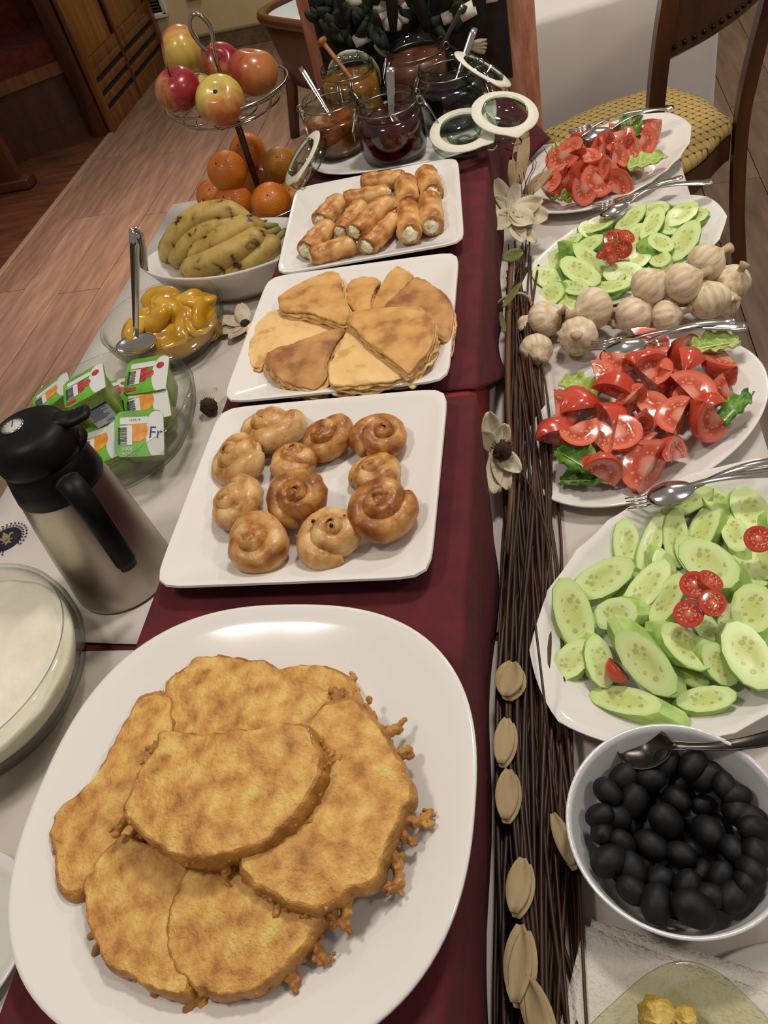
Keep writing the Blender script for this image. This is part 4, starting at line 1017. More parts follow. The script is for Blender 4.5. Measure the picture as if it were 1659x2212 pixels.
for k, (x, y, z, tl) in enumerate([(560, 880, .060, (.1, -.5, .9)), (600, 980, .050, (-.3, -.8, .5)), (760, 960, .050, (.5, -.6, .4)), (820, 880, .058, (.2, .3, 1)), (890, 990, .046, (.9, -.2, .3)), (700, 1060, .044, (-.2, -.7, .7)), (560, 1080, .045, (-.5, -.5, .7)), (470, 1100, .040, (.2, -.4, .9)), (310, 1130, .036, (-.6, -.2, .8)), (600, 1170, .036, (.1, -.6, .8)), (760, 1090, .040, (.6, -.5, .6)), (400, 1130, .040, (-.2, .5, .8)), (860, 1080, .034, (.6, -.3, .8)), (500, 960, .042, (-.5, .3, .8))]):
    c = at(*Zp(x, y), T+z); q = Vector((c.x-pc[0], c.y-pc[1], 0)); 
    if q.length > .068: q = q*(.068/q.length)
    o = inst('peach_half', pm[k % 4], frame((pc[0]+q.x, pc[1]+q.y, T+z+(.008 if k % 5 == 1 else 0)), tl if k % 5 != 1 else (-tl[0], -tl[1]*.3, -tl[2]), (math.cos(k*2.1), math.sin(k*2.1), 0), 1.18+.12*math.sin(k)))
    props(o, 'glossy yellow peach half in the glass bowl', 'peach', 'peach halves in syrup')
# serving spoon standing in the peaches
zs = T+.052; Bs = at(294, 742, zs); Tp = at(290, 500, T+.27)
dirh = (Tp-Bs).normalized(); sdv = dirh.cross(CF).normalized()
spn = thing('serving_spoon', 'tall steel serving spoon with hooked handle in the peach bowl', 'spoon', Bs)
H0 = Bs + dirh*.02
obj('handle', tube([H0.lerp(Tp, t) for t in np.linspace(0, 1, 10)], lambda t: .0058+.0028*t, 8, flat=.35, up=dirh.cross(sdv)), steel, spn)
hk = [Tp, Tp+CR*.004+dirh*.002-CF*-.006, Tp+CR*.007-dirh*.02+CF*.012, Tp+CR*.010-dirh*.07+CF*.012]
obj('hook', tube(spline(hk, 12), .0075, 8, flat=.3, up=dirh.cross(sdv)), steel, spn)
V, F = sphere((0, 0, 0), 1, 24, 12, lambda d: (.036, .026, .012) )
V = [v if v.z < 0 else Vector((v.x*.93, v.y*.93, -v.z*.75+.0006)) for v in V]
obj('bowl', xf((V, F), frame(Bs, (.05, -.1, 1), CR)), steel, spn)

# ================================================================ bowl of dessert cups
cc = (-.655, .845)
scal = lambda t, r: .028*abs(math.sin(t*4.5))*r**3 - .012*r**3
glassbowl(cc, .1415, .088, .085, 'scalloped clear glass bowl full of dessert cups', wob=scal, nm='scalloped_bowl')
cupM = mat('cup_plastic', '#8fa348', .3, sss=.2, coat=.2); foilG = mat('foil_green', '#5d9a2e', .3, ramp=[(.35, '#4c8526'), (.7, '#6fae38')], nscale=25)
foilW = mat('foil_white', '#cfcdc8', .3); foilK = mat('print_black', '#23211f', .6); fruitO = mat('print_orange', '#cf7e1e', .4, ramp=[(.3, '#c46a14'), (.7, '#dba03c')], nscale=60)
fruitR = mat('print_raspberry', '#b5222b', .4, ramp=[(.3, '#8f1520'), (.7, '#cf4a4c')], nscale=160); blueP = mat('print_blue', '#1c2a78', .5); redP = mat('print_red', '#b02a26', .5)
S = .033
def rsq(h, z, p=7, n=32): return [Vector((*sup(2*PI*(i+.5)/n, h, h, p), z)) for i in range(n)]
cup_me = meshdata('cup', *loft([rsq(S*.70, -.058), rsq(S*.74, -.056), rsq(S*.86, -.006), rsq(S*.98, -.004), rsq(S, -.002), rsq(S, -.0008)]), cupM, angle=50)
foil_g = meshdata('foil_lid', *loft([rsq(S*1.02, -.0008), rsq(S*1.03, .0003), rsq(S*1.02, .0009)]), foilG, angle=50)
foil_w = meshdata('foil_lid', *loft([rsq(S*1.02, -.0008), rsq(S*1.03, .0003), rsq(S*1.02, .0009)]), foilW, angle=50)
def ell2(cx, cy, a, b, z, rot=0, n=20): c, s = math.cos(rot), math.sin(rot); return [Vector((cx+a*math.cos(t)*c-b*math.sin(t)*s, cy+a*math.cos(t)*s+b*math.sin(t)*c, z)) for t in np.linspace(0, 2*PI, n, endpoint=False)], [tuple(range(n))]
def quad(x0, x1, y0, y1, z): return [Vector((x0, y0, z)), Vector((x1, y0, z)), Vector((x1, y1, z)), Vector((x0, y1, z))], [(0, 1, 2, 3)]
def clipx(VF): return [Vector((min(max(v.x, -S*1.0), S*1.0), min(max(v.y, -S*1.0), S*1.0), v.z)) for v in VF[0]], VF[1]
def barcode(x0, y0, w, h, z, vert=False):
    r = random.Random(3); parts = []; u = 0
    while u < w:
        d = r.choice((.0006, .0010, .0014)); 
        parts.append(quad(x0+u, x0+u+d, y0, y0+h, z)); u += d+r.choice((.0007, .001))
    return join(*parts)
white_sw = meshdata('white_swoosh', *clipx(ell2(S*.80, -.006, S*.55, S*1.15, .0012, .1, 36)), foilW, False)
bar_bg = meshdata('barcode_field', *quad(-.026, -.010, -.016, .012, .0016), foilW, False)
bar = meshdata('barcode', *xf(barcode(-.012, -.0065, .025, .012, .0019), Matrix.Rotation(PI/2, 4, 'Z') @ Matrix.Translation((.0, .012, 0)) @ Matrix.Translation((-.003, .0115, 0))), foilK, False)
strip_w = meshdata('date_field', *quad(-.026, .012, .014, .024, .0016), foilW, False)
org = meshdata('printed_orange', *ell2(-.004, .004, .016, .0165, .0014), fruitO, False)
rasps = meshdata('printed_raspberries', *join(ell2(-.008, .012, .008, .007, .0014), ell2(-.006, -.004, .0075, .0085, .00145), ell2(.004, .001, .0075, .007, .0015), ell2(.020, .014, .006, .006, .0017)), fruitR, False)
redtag = meshdata('red_tag', *quad(-.030, -.014, -.028, -.021, .0016), redP, False)
def cup(c, nrm, xd, kind, lab, txt=False, side=False):
    M = frame(c, nrm, xd); root = thing('dessert_cup', lab, 'dessert cup', c, 'dessert cups in the glass bowl')
    inst('tub', cup_me, M, root); lidm = inst('foil_lid', foil_g if kind != 'white' else foil_w, M, root)
    def sub(nm, me, MM=None): o = D.objects.new(nm, me); COL.objects.link(o); o.parent = lidm; o.matrix_local = MM or Matrix.Identity(4); return o
    sub('white_swoosh', white_sw)
    sub('printed_fruit', org if kind == 'orange' else rasps)
    sub('barcode_field', bar_bg); sub('barcode', bar); sub('date_field', strip_w)
    if kind != 'orange': sub('red_tag', redtag)
    if txt:
        o = text('Fr', .024, Matrix.Identity(4), blueP, None, 'print'); o.parent = lidm; o.matrix_local = Matrix.Translation((S*.66, -.001, .0016)) @ Matrix(((.9, .22, 0, 0), (0, 1, 0, 0), (0, 0, 1, 0), (0, 0, 0, 1))); o['label'] = 'dark blue letters Fr'
        o = text('500g', .0078, Matrix.Identity(4), foilW, None, 'print'); o.parent = lidm; o.matrix_local = Matrix.Translation((-.017, -.0215, .0016))
        o = text('(4x125g e)', .0042, Matrix.Identity(4), foilW, None, 'print'); o.parent = lidm; o.matrix_local = Matrix.Translation((-.015, -.028, .0016))
        o = text('12.05.19', .0045, Matrix.Identity(4), foilK, None, 'print'); o.parent = lidm; o.matrix_local = Matrix.Translation((-.006, .0195, .0019))
    if side:     # printed panel on the side wall turned to the camera
        a = S*.80; tl = Matrix.Translation((0, -a-.0008, -.031)) @ Matrix.Rotation(PI/2, 4, 'X') @ Matrix.Rotation(-.09, 4, 'X')
        tub2 = [o for o in root.children if o.name.startswith('tub')][0]
        def sp(nm, VF, mm, dz):
            o = D.objects.new(nm, meshdata(nm, *VF, mm, False)); COL.objects.link(o); o.parent = tub2; o.matrix_local = tl @ Matrix.Translation((0, 0, dz)); return o
        sp('label_panel', quad(-.017, .017, -.022, .022, 0), mat('label_grey', '#b9bcc0', .4), .0004)
        sp('blue_bar', quad(-.017, .017, .006, .010, 0), blueP, .0008)
        lines = join(*[quad(-.016, (-.016+.030*random.Random(i).uniform(.6, 1)), .0035-i*.0022, .0045-i*.0022, 0) for i in range(8)], *[quad(-.015, .012, .012+i*.003, .0132+i*.003, 0) for i in range(3)])
        sp('text_lines', lines, mat('print_grey', '#4b5670', .5), .0008)
        o = text('500g', .006, Matrix.Identity(4), mat('print_grey', '#4b5670', .5), None, 'print'); o.parent = tub2; o.matrix_local = tl @ Matrix.Translation((.006, -.0185, .0009))
def Zy(x, y): return 40+x/4.1475, 740+y/4.1475
def cpt(x, y, z): return at(*Zy(x, y), T+z)
right2 = Vector((CR.x, CR.y, 0)).normalized()
cup(cpt(1085, 815, .078), (.30, -.48, .82), right2+Vector((0, 0, -.05)), 'orange', 'green dessert cup showing 500g and the blue letters Fr', txt=True)
cup(cpt(590, 385, .128), (-.15, -.10, 1), (.93, .42, .05), 'raspberry', 'raspberry dessert cup standing highest with its printed side showing', side=True)
cup(cpt(1150, 290, .092), (.05, -.22, .95), right2, 'raspberry', 'raspberry dessert cup with a lifted foil corner nearest the peaches')
cup(cpt(1150, 540, .075), (.10, -.35, .92), (right2.x+.2, right2.y+.25, 0), 'orange', 'orange dessert cup between the Fr cup and the raspberry one')
cup(cpt(300, 455, .098), (-.25, -.05, .95), (.8, .5, 0), 'orange', 'orange dessert cup leaning on the bowl side facing the floor')
cup(cpt(740, 900, .062), (-.05, -.3, .95), (.95, .25, 0), 'orange', 'orange dessert cup low in the bowl beside the thermos lid')
cup(cpt(430, 650, .062), (-.2, .1, 1), (.9, -.3, 0), 'white', 'white topped raspberry cup low behind the thermos lever')
cup(cpt(890, 430, .070), (.25, .25, .9), (.6, .8, 0), 'raspberry', 'dessert cup in the middle with its white side up')

# ================================================================ thermos jug
tx, ty = -.567, .606
jug = thing('thermos_jug', 'brushed steel thermos jug with black lid, handle and dial', 'thermos', (tx, ty, T+.0015))
z0 = T+.0015
brushed = mat('brushed_steel', '#b3aba0', .34, 1.0, bump=.08, bscale=40, stretch=(1, 1, .05))
blackp = mat('black_plastic', '#0a0909', .45, spec=.22)
obj('body', dish((tx, ty, z0), [(0, .002), (.060, .002), (.064, .0), (.0655, .004), (.0655, .012), (.064, .03), (.0605, .08), (.056, .13), (.0515, .17), (.049, .19), (0, .19)], n=64), brushed, jug)
obj('collar', dish((tx, ty, z0), [(.0505, .172), (.0522, .174), (.0502, .190), (.0475, .205), (.0455, .216), (.040, .218), (0, .218)], n=56, cap0=False), blackp, jug)
lid = obj('lid', dish((tx, ty, z0), [(.040, .214), (.0475, .216), (.0485, .222), (.0475, .238), (.043, .249), (.034, .2545), (.018, .2565), (0, .257)], n=56, cap0=False), blackp, jug)
ca = math.atan2(-ty, -tx)
h_az = ca + .10; hv = Vector((math.cos(h_az), math.sin(h_az), 0)); base = Vector((tx, ty, z0))
hp = [(.046, .200), (.062, .206), (.078, .198), (.088, .172), (.090, .138), (.087, .105), (.083, .080)]
obj('handle', tube(spline([base+hv*r+Vector((0, 0, z)) for r, z in hp], 36), lambda t: (.0145-.002*t)*(1 if t < .93 else .85), 14, flat=.62, up=hv), blackp, jug)
sv = Vector((CR.x, CR.y, 0)).normalized(); sv = (sv*.95+Vector((0, .25, 0))).normalized()
lev = [base+sv*.022+Vector((0, 0, .246)), base+sv*.036+Vector((0, 0, .250)), base+sv*.050+Vector((0, 0, .246)), base+sv*.066+Vector((0, 0, .248)), base+sv*.071+Vector((0, 0, .249))]
obj('thumb_lever', tube(spline(lev, 20), lambda t: .0115*(.9+.25*math.sin(t*PI)) if t < .9 else .008, 12, flat=.45, up=(0, 0, 1)), blackp, jug)
sp2 = [base+sv*.034+Vector((0, 0, .205)), base+sv*.044+Vector((0, 0, .216)), base+sv*.050+Vector((0, 0, .224))]
obj('spout', tube(sp2, lambda t: .016-.004*t, 12, flat=.6, up=(0, 0, 1)), blackp, jug)
dl = base - sv*.012 + Vector((0, 0, .2568)) + Vector((0, .004, 0))
obj('dial_rim', dish(tuple(dl), [(.0125, -.001), (.0132, .0005), (.0125, .0018), (.0115, .0018)], n=32, cap0=False, cap1=False), chrome, lid)
obj('dial_face', dish(tuple(dl), [(.0117, .0), (.0117, .0010), (0, .0010)], n=32), mat('dial_white', '#b9b4aa', .4), lid)
nd = [quad(-.0006, .0006, -.002, .0085, .0016)]
for k in range(11):
    a = math.radians(-40+k*26); c, s = math.cos(a), math.sin(a)
    nd.append(([Vector((c*r-s*w, s*r+c*w, .0016)) for r, w in ((.0085, -.0003), (.0105, -.0003), (.0105, .0003), (.0085, .0003))], [(0, 1, 2, 3)]))
obj('dial_marks', xf(join(*nd), Matrix.Translation(dl) @ Matrix.Rotation(math.radians(20), 4, 'Z')), foilK, lid, smooth=False)

# ================================================================ bowl of curd
yc = (-.673, .418)
glassbowl(yc, .1376, .092, .092, 'big clear glass bowl of white curd', bulge=.010, wall=.005, nm='curd_bowl')
curdM = mat('curd_white', '#e8e0c8', .45, ramp=[(.3, '#e0d7bd'), (.7, '#eee7d4')], nscale=20, bump=.5, bscale=90, sss=.2)
pr = [(0, .011), (.088, .011), (.098, .018)]
V, F = dish((yc[0], yc[1], T+.0015), [(0, .012), (.085, .012), (.105, .022), (.122, .040), (.1305, .058), (.1318, .068), (.127, .069), (.115, .067), (.09, .066), (.06, .067), (.03, .066), (0, .066)], n=72)
V = [v + Vector((0, 0, .0035*(nz(v, 30, 2)+.6*nz(v, 70, 4)))) if v.z > T+.055 else v for v in V]
cu = obj('curd', (V, F), curdM); props(cu, 'lumpy white curd filling the big glass bowl', 'curd')
# saucer with a glass dish at the table edge, mostly out of the frame
sc_ = (-.590, .165)
sa = obj('saucer', dish((sc_[0], sc_[1], T+.0015), [(0, .003), (.04, .003), (.045, 0), (.05, .002), (.083, .012), (.085, .014), (.082, .0145), (.05, .006), (0, .006)], n=56), china, loc=(sc_[0], sc_[1], T)); props(sa, 'white saucer under the small glass dish', 'saucer')
gd = obj('glass_dish', dish((sc_[0], sc_[1], T+.0078), [(0, .003), (.035, .003), (.04, 0), (.058, .02), (.066, .05), (.068, .056), (.066, .057), (.063, .055), (.054, .022), (.036, .007), (0, .006)], n=56), glass('dish_glass', '#f8faf6', '#8b9288'), loc=(sc_[0], sc_[1], T)); props(gd, 'small clear glass dish on the white saucer', 'dish')

# dried flowers lying beside the runner on the fruit side
petM = mat('dried_petal', '#c9b79c', .8, ramp=[(.3, '#b9a488'), (.7, '#d6c8b0')], nscale=60, stretch=(1, 1, 1))
coneM = mat('seed_head', '#3a2518', .9, ramp=[(.3, '#281810'), (.7, '#4f3422')], nscale=120)
def petal3(p, d, L, w, up=(0, 0, 1), cup=.25, lift=.3):
    d = Vector(d).normalized(); u = Vector(up); u = (u-d*u.dot(d)).normalized(); s = d.cross(u); V, F = [], []; m, k = 8, 4
    for i in range(m+1):
        t = i/m; ww = w*(math.sin(PI*min(1, .06+.90*t))**.7); c = Vector(p)+d*L*t+u*lift*L*(t-.5)**2
        for j in range(k+1):
            v = (j/k-.5)*2; V.append(c+s*ww*v+u*(cup*ww*v*v + .08*w*math.sin(5*t+3*v)))
    for i in range(m):
        for j in range(k): a = i*(k+1)+j; F.append((a, a+1, a+k+2, a+k+1))
    return V, F
def thick(o, t=.0008): md = o.modifiers.new('t', 'SOLIDIFY'); md.thickness = t; return o
f1 = at(530, 700, T+.012); fl_ = thing('dried_flower', 'pale dried flower half under the crepe plate beside the peaches', 'dried flower', (f1.x, f1.y, T+.004))
for a, L, dz in ((2.75, .052, .1), (3.5, .050, -.05), (1.9, .046, .35), (4.3, .044, .0)): thick(obj('petal', petal3((f1.x, f1.y, T+.010), (math.cos(a), math.sin(a), dz), L, .014), petM, fl_))
obj('seed_head', sphere((f1.x, f1.y, T+.012), .009, 12, 8, lambda d: 1+.2*nz(d, 6)), coneM, fl_)
f2 = at(452, 880, T+.014); sh = thing('dried_burr', 'dark spiky seed head on the white cloth by the runner', 'seed head', (f2.x, f2.y, T+.002))
obj('head', sphere((f2.x, f2.y, T+.0155), .013, 18, 12, lambda d: 1+.25*nz(d, 9, 3)), coneM, sh)
for k in range(40):
    d = Vector((random.gauss(0, 1), random.gauss(0, 1), random.gauss(0, 1))).normalized(); c = Vector((f2.x, f2.y, T+.0165))
    if d.z > -.6: obj('spine', tube([c+d*.010, c+d*.016], lambda t: .0009*(1-.7*t), 4), coneM, sh)
obj('leaf', petal3((f2.x+.004, f2.y+.012, T+.018), (.2, 1, .4), .022, .006), petM, sh)
f3 = at(338, 1216, T+.01); lf = obj('dried_petal', petal3((f3.x-.012, f3.y-.008, T+.008), (.9, .5, .1), .030, .010), petM); thick(lf); props(lf, 'single cream petal beside the thermos base', 'petal')

# ================================================================ salad platters
def platter(c, a, b, rot, h, lab, facet=16, z=T+.0015, nm='oval_platter'):
    prof = [(0, .004), (.60, .004), (.62, 0), (.66, 0), (.69, .005), (.95, h*.86), (1.0, h-.002), (1.0, h), (.985, h+.0006), (.93, h*.86), (.74, .0125), (.68, .0105), (.3, .010), (0, .010)]
    o = obj(nm, dish((c[0], c[1], z), prof, a, b, 2.0, 128, math.radians(rot), facet=facet), china, loc=(c[0], c[1], z), angle=60 if facet else None)
    return props(o, lab, 'platter')
pTA = ((.1075, 1.518), .203, .118, 52.7); pCA = ((.1065, 1.190), .192, .114, 43); pTB = ((.0975, .806), .181, .119, 44.3); pCB = ((.1305, .522), .2135, .1330, 43.9)
platter(*pTA, .024, 'white oval platter of tomatoes nearest the chair')
platter(*pCA, .030, 'white oval platter of cucumber between the garlic and the far tomatoes')
platter(*pTB, .022, 'smooth white oval platter of tomatoes between garlic and peeled cucumber', facet=0)
platter(*pCB, .038, 'large faceted white platter of peeled cucumber by the olive bowl')
def inell(p, pl, s):
    c, a, b, r = pl; d = Vector((p.x-c[0], p.y-c[1])); cr, sr = math.cos(math.radians(r)), math.sin(math.radians(r))
    u, v = (d.x*cr+d.y*sr)/a, (-d.x*sr+d.y*cr)/b; k = math.hypot(u, v)
    if k > s: d *= s/k
    return Vector((c[0]+d.x, c[1]+d.y, p.z))
# ---------------------------------------------------------------- tomato wedges
tskin = mat('tomato_skin', '#c0432c', .22, ramp=[(.3, '#b03522'), (.7, '#cf553c')], nscale=18, coat=.15, sss=.08)
tflesh = radial('tomato_cut', [(.0, '#d79a80'), (.30, '#d2806a'), (.44, '#b84834'), (.66, '#c6553e'), (.80, '#d8745a'), (1.0, '#c95640')], (38, 38, 42), .15, .09, 130, spots=(230, .34, .42, .72, '#cfa070'), coat=.3)
def wedgemesh(half, seed, R=.026):
    V, F, fm = [], [], []; nu, nv = 12, 12; r = random.Random(seed)
    def P(u, v, s=1.0):
        ph = PI*v; d = Vector((math.sin(ph)*math.cos(u), math.sin(ph)*math.sin(u), math.cos(ph))); k = R*(1+.04*math.cos(5*u+seed)-.10*math.exp(-(ph/.22)**2))
        return Vector((d.x*k*s, d.y*k*s, d.z*k*.88*s))
    for i in range(nu+1):
        for j in range(nv+1): V.append(P(-half+2*half*i/nu, j/nv))
    for i in range(nu):
        for j in range(nv): a = i*(nv+1)+j; F.append((a, a+1, a+nv+2, a+nv+1)); fm.append(0)
    for side in (-half, half):
        base = len(V); m = 6
        nrm = Vector((-math.sin(side), math.cos(side), 0))*(1 if side > 0 else -1)
        for k in range(m+1):
            s = k/m
            for j in range(nv+1):
                p = P(side, j/nv, s); dent = -.0028*math.exp(-((s-.58)/.16)**2)*max(0, math.sin(PI*j/nv))*(1+.6*nz(p, 120, seed)); V.append(p+nrm*dent)
        for k in range(m):
            for j in range(nv):
                a = base+k*(nv+1)+j; q = (a, a+1, a+nv+2, a+nv+1); F.append(q if side > 0 else q[::-1]); fm.append(1)
    c = Vector((R*.0, 0, 0)); return meshdata('tomato_wedge', V, F, [tskin, tflesh], True, fm, 35)
wm = [wedgemesh(h, k) for k, h in enumerate((.62, .78, .70, .9, .55))]
def wedge(c, Rpx, dep_s, face, roll_, k, lab, grp, sc=None):
    dep = (Vector(c)-CAM).dot(CF); s = (Rpx*dep/FPX)/.026
    # local +X is the skin side; point it away from the shown cut face
    M = frame(c, face, (math.cos(roll_), math.sin(roll_), 0), s); M = M @ Matrix.Rotation(PI/2, 4, 'Y') @ Matrix.Translation((-.013, 0, 0))
    o = inst('tomato_wedge', wm[k % 5], M); return props(o, lab, 'tomato', grp)
def field(pts, conv, scl, pl, zs, lab, grp, seed, base=.0):
    r = random.Random(seed)
    for k, (x, y, rad) in enumerate(pts):
        z = T+zs[k % len(zs)]+base; c = inell(at(*conv(x, y), z), pl, .80)
        ty = r.random()
        if ty < .22: face = (r.uniform(-.5, .5), r.uniform(-.9, -.1), r.uniform(-.8, -.2))      # skin side up
        else: face = (r.uniform(-.9, .9), r.uniform(-.9, .3), r.uniform(.35, .8))       # cut faces up
        wedge(c, rad/scl*1.27, 1, face, r.uniform(0, 2*PI), k+seed, lab % ('skin side up' if ty < .22 else 'cut face up'), grp)
ZA = zoomed(1040, 0, 2.68); ZG = zoomed(1040, 380, 2.68); ZB = zoomed(1020, 680, 2.596); ZQ = zoomed(1100, 1000, 2.968)
tomB = [(820,275,100),(1000,185,120),(970,275,125),(1180,195,105),(1215,255,115),(1030,345,125),(1150,370,120),(1390,300,120),(1250,430,130),(1400,440,90),(820,400,115),(725,330,85),(610,480,115),(505,535,110),(890,470,95),(1010,545,125),(1130,575,115),(1300,590,130),(770,560,115),(480,655,125),(600,680,110),(700,700,115),(850,690,115),(955,715,95),(1110,755,110),(960,845,145),(735,845,115),(1190,490,100),(940,600,90),(1340,500,100)]
field(tomB, ZB, 2.596, pTB, (.042, .038, .050, .036, .054, .046), 'juicy red tomato wedge lying %s on the smooth oval platter', 'tomato wedges between garlic and peeled cucumber', 11)
tomA = [(570,835,75),(640,800,75),(700,870,100),(780,825,100),(820,775,80),(960,770,80),(950,830,80),(880,870,90),(520,890,100),(470,945,100),(620,945,100),(560,1010,95),(440,1010,85),(400,1085,90),(560,1120,90),(660,1060,90),(790,1050,100),(780,930,90),(740,980,80),(700,1010,75),(840,930,80),(500,1060,80)]
field(tomA, ZA, 2.68, pTA, (.038, .034, .046, .050, .042), 'red tomato wedge lying %s on the platter nearest the chair', 'tomato wedges nearest the chair', 23)
# ---------------------------------------------------------------- cucumber slices
cucflesh = radial('cucumber_cut', [(.0, '#c2c977'), (.34, '#bcc873'), (.50, '#c6d388'), (.72, '#cfdc96'), (.93, '#bed582'), (1.0, '#9dc264')], (33, 62, 0), .34, .10, 160, spots=(170, .40, .10, .56, '#a3a258'), coat=.05)
cucside = mat('cucumber_peeled', '#9cba62', .34, ramp=[(.36, '#8fae54'), (.5, '#a9c66e'), (.7, '#bdd486')], nscale=30, stretch=(.6, 3, 3))
cucpeel = mat('cucumber_striped', '#7fa548', .3, ramp=[(.36, '#2f5e1e'), (.43, '#6f9a40'), (.6, '#93b95c')], nscale=34, stretch=(.5, 3, 3))
def cucmesh(L, Wd, th, sk, mm, seed):
    r = random.Random(seed); n = 12; rings = []
    k = [1+r.uniform(-.03, .03) for _ in range(n)]
    def rg(z, s, off): return [Vector((off+L*s*k[i]*math.cos(2*PI*i/n+.2), Wd*s*k[i]*math.sin(2*PI*i/n+.2), z)) for i in range(n)]
    R = [rg(-th, .97, -sk), rg(-th*.9, 1, -sk*.9), rg(-.0012, 1, 0), rg(0, .97, 0), rg(.0003, .6, 0), rg(-.0006, .3, 0)]
    V, F = loft(R); fm = [1]*n*3+[0]*n*2+[0]*n+[0]*n
    return meshdata('cucumber_slice', V, F, [cucflesh, mm], True, fm, 22)
cmA = [cucmesh(.030, .0160, .018, .018*sg, cucside, k) for k, sg in enumerate((1, -1, .6))]
cmB = [cucmesh(.030, .0160, .017, .017*sg, cucpeel, k+9) for k, sg in enumerate((1, -1, .6))]
def cuc(pts, conv, scl, pl, zs, meshes, lab, grp, seed, tiltmax=.45):
    r = random.Random(seed)
    for k, (x, y, ang, L, w) in enumerate(pts):
        z = T+zs[k % len(zs)]; a = math.radians(ang); p = conv(x, y)
        c = inell(at(*p, z), pl, .84); e = at(p[0]+30*math.cos(a), p[1]+30*math.sin(a), z)-at(*p, z)
        dep = (c-CAM).dot(CF); fx = (at(p[0]+L/2/scl*math.cos(a), p[1]+L/2/scl*math.sin(a), z)-at(*p, z)).length/.030
        wy = Vector((-math.sin(a), math.cos(a))); fy = (at(p[0]+w/2/scl*wy.x, p[1]+w/2/scl*wy.y, z)-at(*p, z)).length/.0160
        fy = max(.75, min(fy, 1.35)); fx = max(.7, min(fx, 1.5))
        n = Vector((r.uniform(-tiltmax, tiltmax), r.uniform(-tiltmax*1.3, tiltmax*.3), 1))
        o = inst('cucumber_slice', meshes[k % 3], frame(c, n, e, (fx, fy, min(fx, fy)*1.05))); props(o, lab, 'cucumber', grp)
cucB = [(850,1090,20,260,180),(1270,1060,60,240,170),(1150,1340,30,280,170),(720,820,-30,300,170),(890,950,-20,260,150),(1000,700,60,280,160),(1180,600,50,300,170),(1400,900,50,280,170),(1000,1400,30,300,160),(1440,1050,60,260,170),
 (750,510,80,260,185),(915,500,-72,330,130),(1070,480,80,320,170),(1240,420,-60,350,200),(1080,265,-14,480,135),(1350,250,50,250,200),(1440,440,72,320,160),(1550,300,60,340,220),(1640,600,80,320,210),(1530,690,40,320,190),(1645,1110,60,260,200),
 (600,740,-25,430,195),(680,970,-8,310,185),(880,790,-45,400,195),(1010,870,-50,340,185),(1280,640,35,450,230),(580,1270,72,330,195),(400,1260,-40,310,200),(410,965,68,430,250),(1350,1290,40,340,180),(1130,1170,45,410,225),(1560,930,80,340,300),(1530,1230,60,500,270),(870,1280,50,530,240),(740,1520,20,550,190),(1260,1510,0,410,170),(1770,430,60,320,200),(1790,780,70,360,220),(1770,1000,30,340,200),(1740,1280,50,360,210),(1880,620,40,340,200)]
zB = [.024]*10 + [.030]*11 + [.038, .036, .042, .044, .048, .034, .032, .042, .040, .046, .046, .052, .050, .030, .030, .034, .044, .040, .034, .034]
cuc(cucB, ZQ, 2.968, pCB, zB, cmA, 'peeled pale green cucumber slice on the large faceted platter', 'peeled cucumber slices by the olive bowl', 5)
cucA = [(500,375,-25,160,100),(605,405,-15,230,115),(455,480,15,160,100),(640,500,20,270,85),(390,590,20,190,105),(570,550,30,250,125),(540,640,35,180,85),(405,680,-10,150,105),(510,705,0,180,95),(740,640,-5,280,80),(820,560,0,250,85),(680,285,-20,190,105),(860,250,-30,210,105),(1010,190,-20,150,110),(990,275,-60,230,90),(1160,215,-40,200,125),(1070,290,0,130,95),(1170,375,-40,210,135),(1040,385,-10,180,105),(1030,475,60,140,110),(900,475,-50,190,100),(900,350,-60,140,90),(1240,235,-50,130,90),(760,590,10,130,60),(1000,525,10,110,75),(810,500,20,160,70),(620,300,-30,140,80),(560,470,10,160,80)]
zA = [.030, .034, .028, .034, .026, .038, .034, .026, .026, .030, .034, .030, .036, .038, .044, .036, .034, .034, .040, .034, .034, .036, .028, .028, .026, .036, .026, .028]
cuc(cucA, ZG, 2.68, pCA, zA, cmB, 'green striped cucumber slice on the platter behind the garlic', 'striped cucumber slices behind the garlic', 8)
# cherry tomato halves
chcut = radial('cherry_cut', [(.0, '#cf8f6e'), (.28, '#b8402a'), (.62, '#9c2618'), (.80, '#b8402c'), (1.0, '#a5291c')], (78, 78, 60), .15, .08, 260, spots=(420, .36, .30, .72, '#cfa264'), coat=.5)
def cherrymesh():
    R = .0125; prof = [(0, -R), (R*.5, -R*.86), (R*.87, -R*.5), (R, -R*.05), (R*.985, .0), (R*.7, .0002), (R*.45, -.0008), (R*.2, .0), (0, .0002)]
    V, F = dish((0, 0, 0), prof, n=24); fm = []
    for k in range(len(prof)-1): fm += [0 if k < 4 else 1]*24
    fm += [0]*24+[1]*24
    return meshdata('cherry_tomato_half', V, F, [tskin, chcut], True, fm, 40)
chm = cherrymesh()
def cherry(pts, conv, scl, z, lab, grp):
    for k, (x, y, r, n) in enumerate(pts):
        c = at(*conv(x, y), T+z+.003*(k % 3)); dep = (c-CAM).dot(CF)
        o = inst('cherry_tomato_half', chm, frame(c, n, (math.cos(k), math.sin(k), 0), r/scl*dep/FPX/.0125)); props(o, lab, 'cherry tomato', grp)
cherry([(1190,780,95,(0, -.3, 1)),(1295,750,85,(.5, .1, 1)),(1305,895,92,(.2, -.35, 1)),(1150,965,95,(-.1, -.3, 1))], ZQ, 2.968, .072, 'cherry tomato half in the cluster on the peeled cucumber', 'cherry tomato cluster on the peeled cucumber')
cherry([(1600,485,92,(0, -.35, 1))], ZQ, 2.968, .066, 'lone cherry tomato half on the far part of the peeled cucumber platter', None)
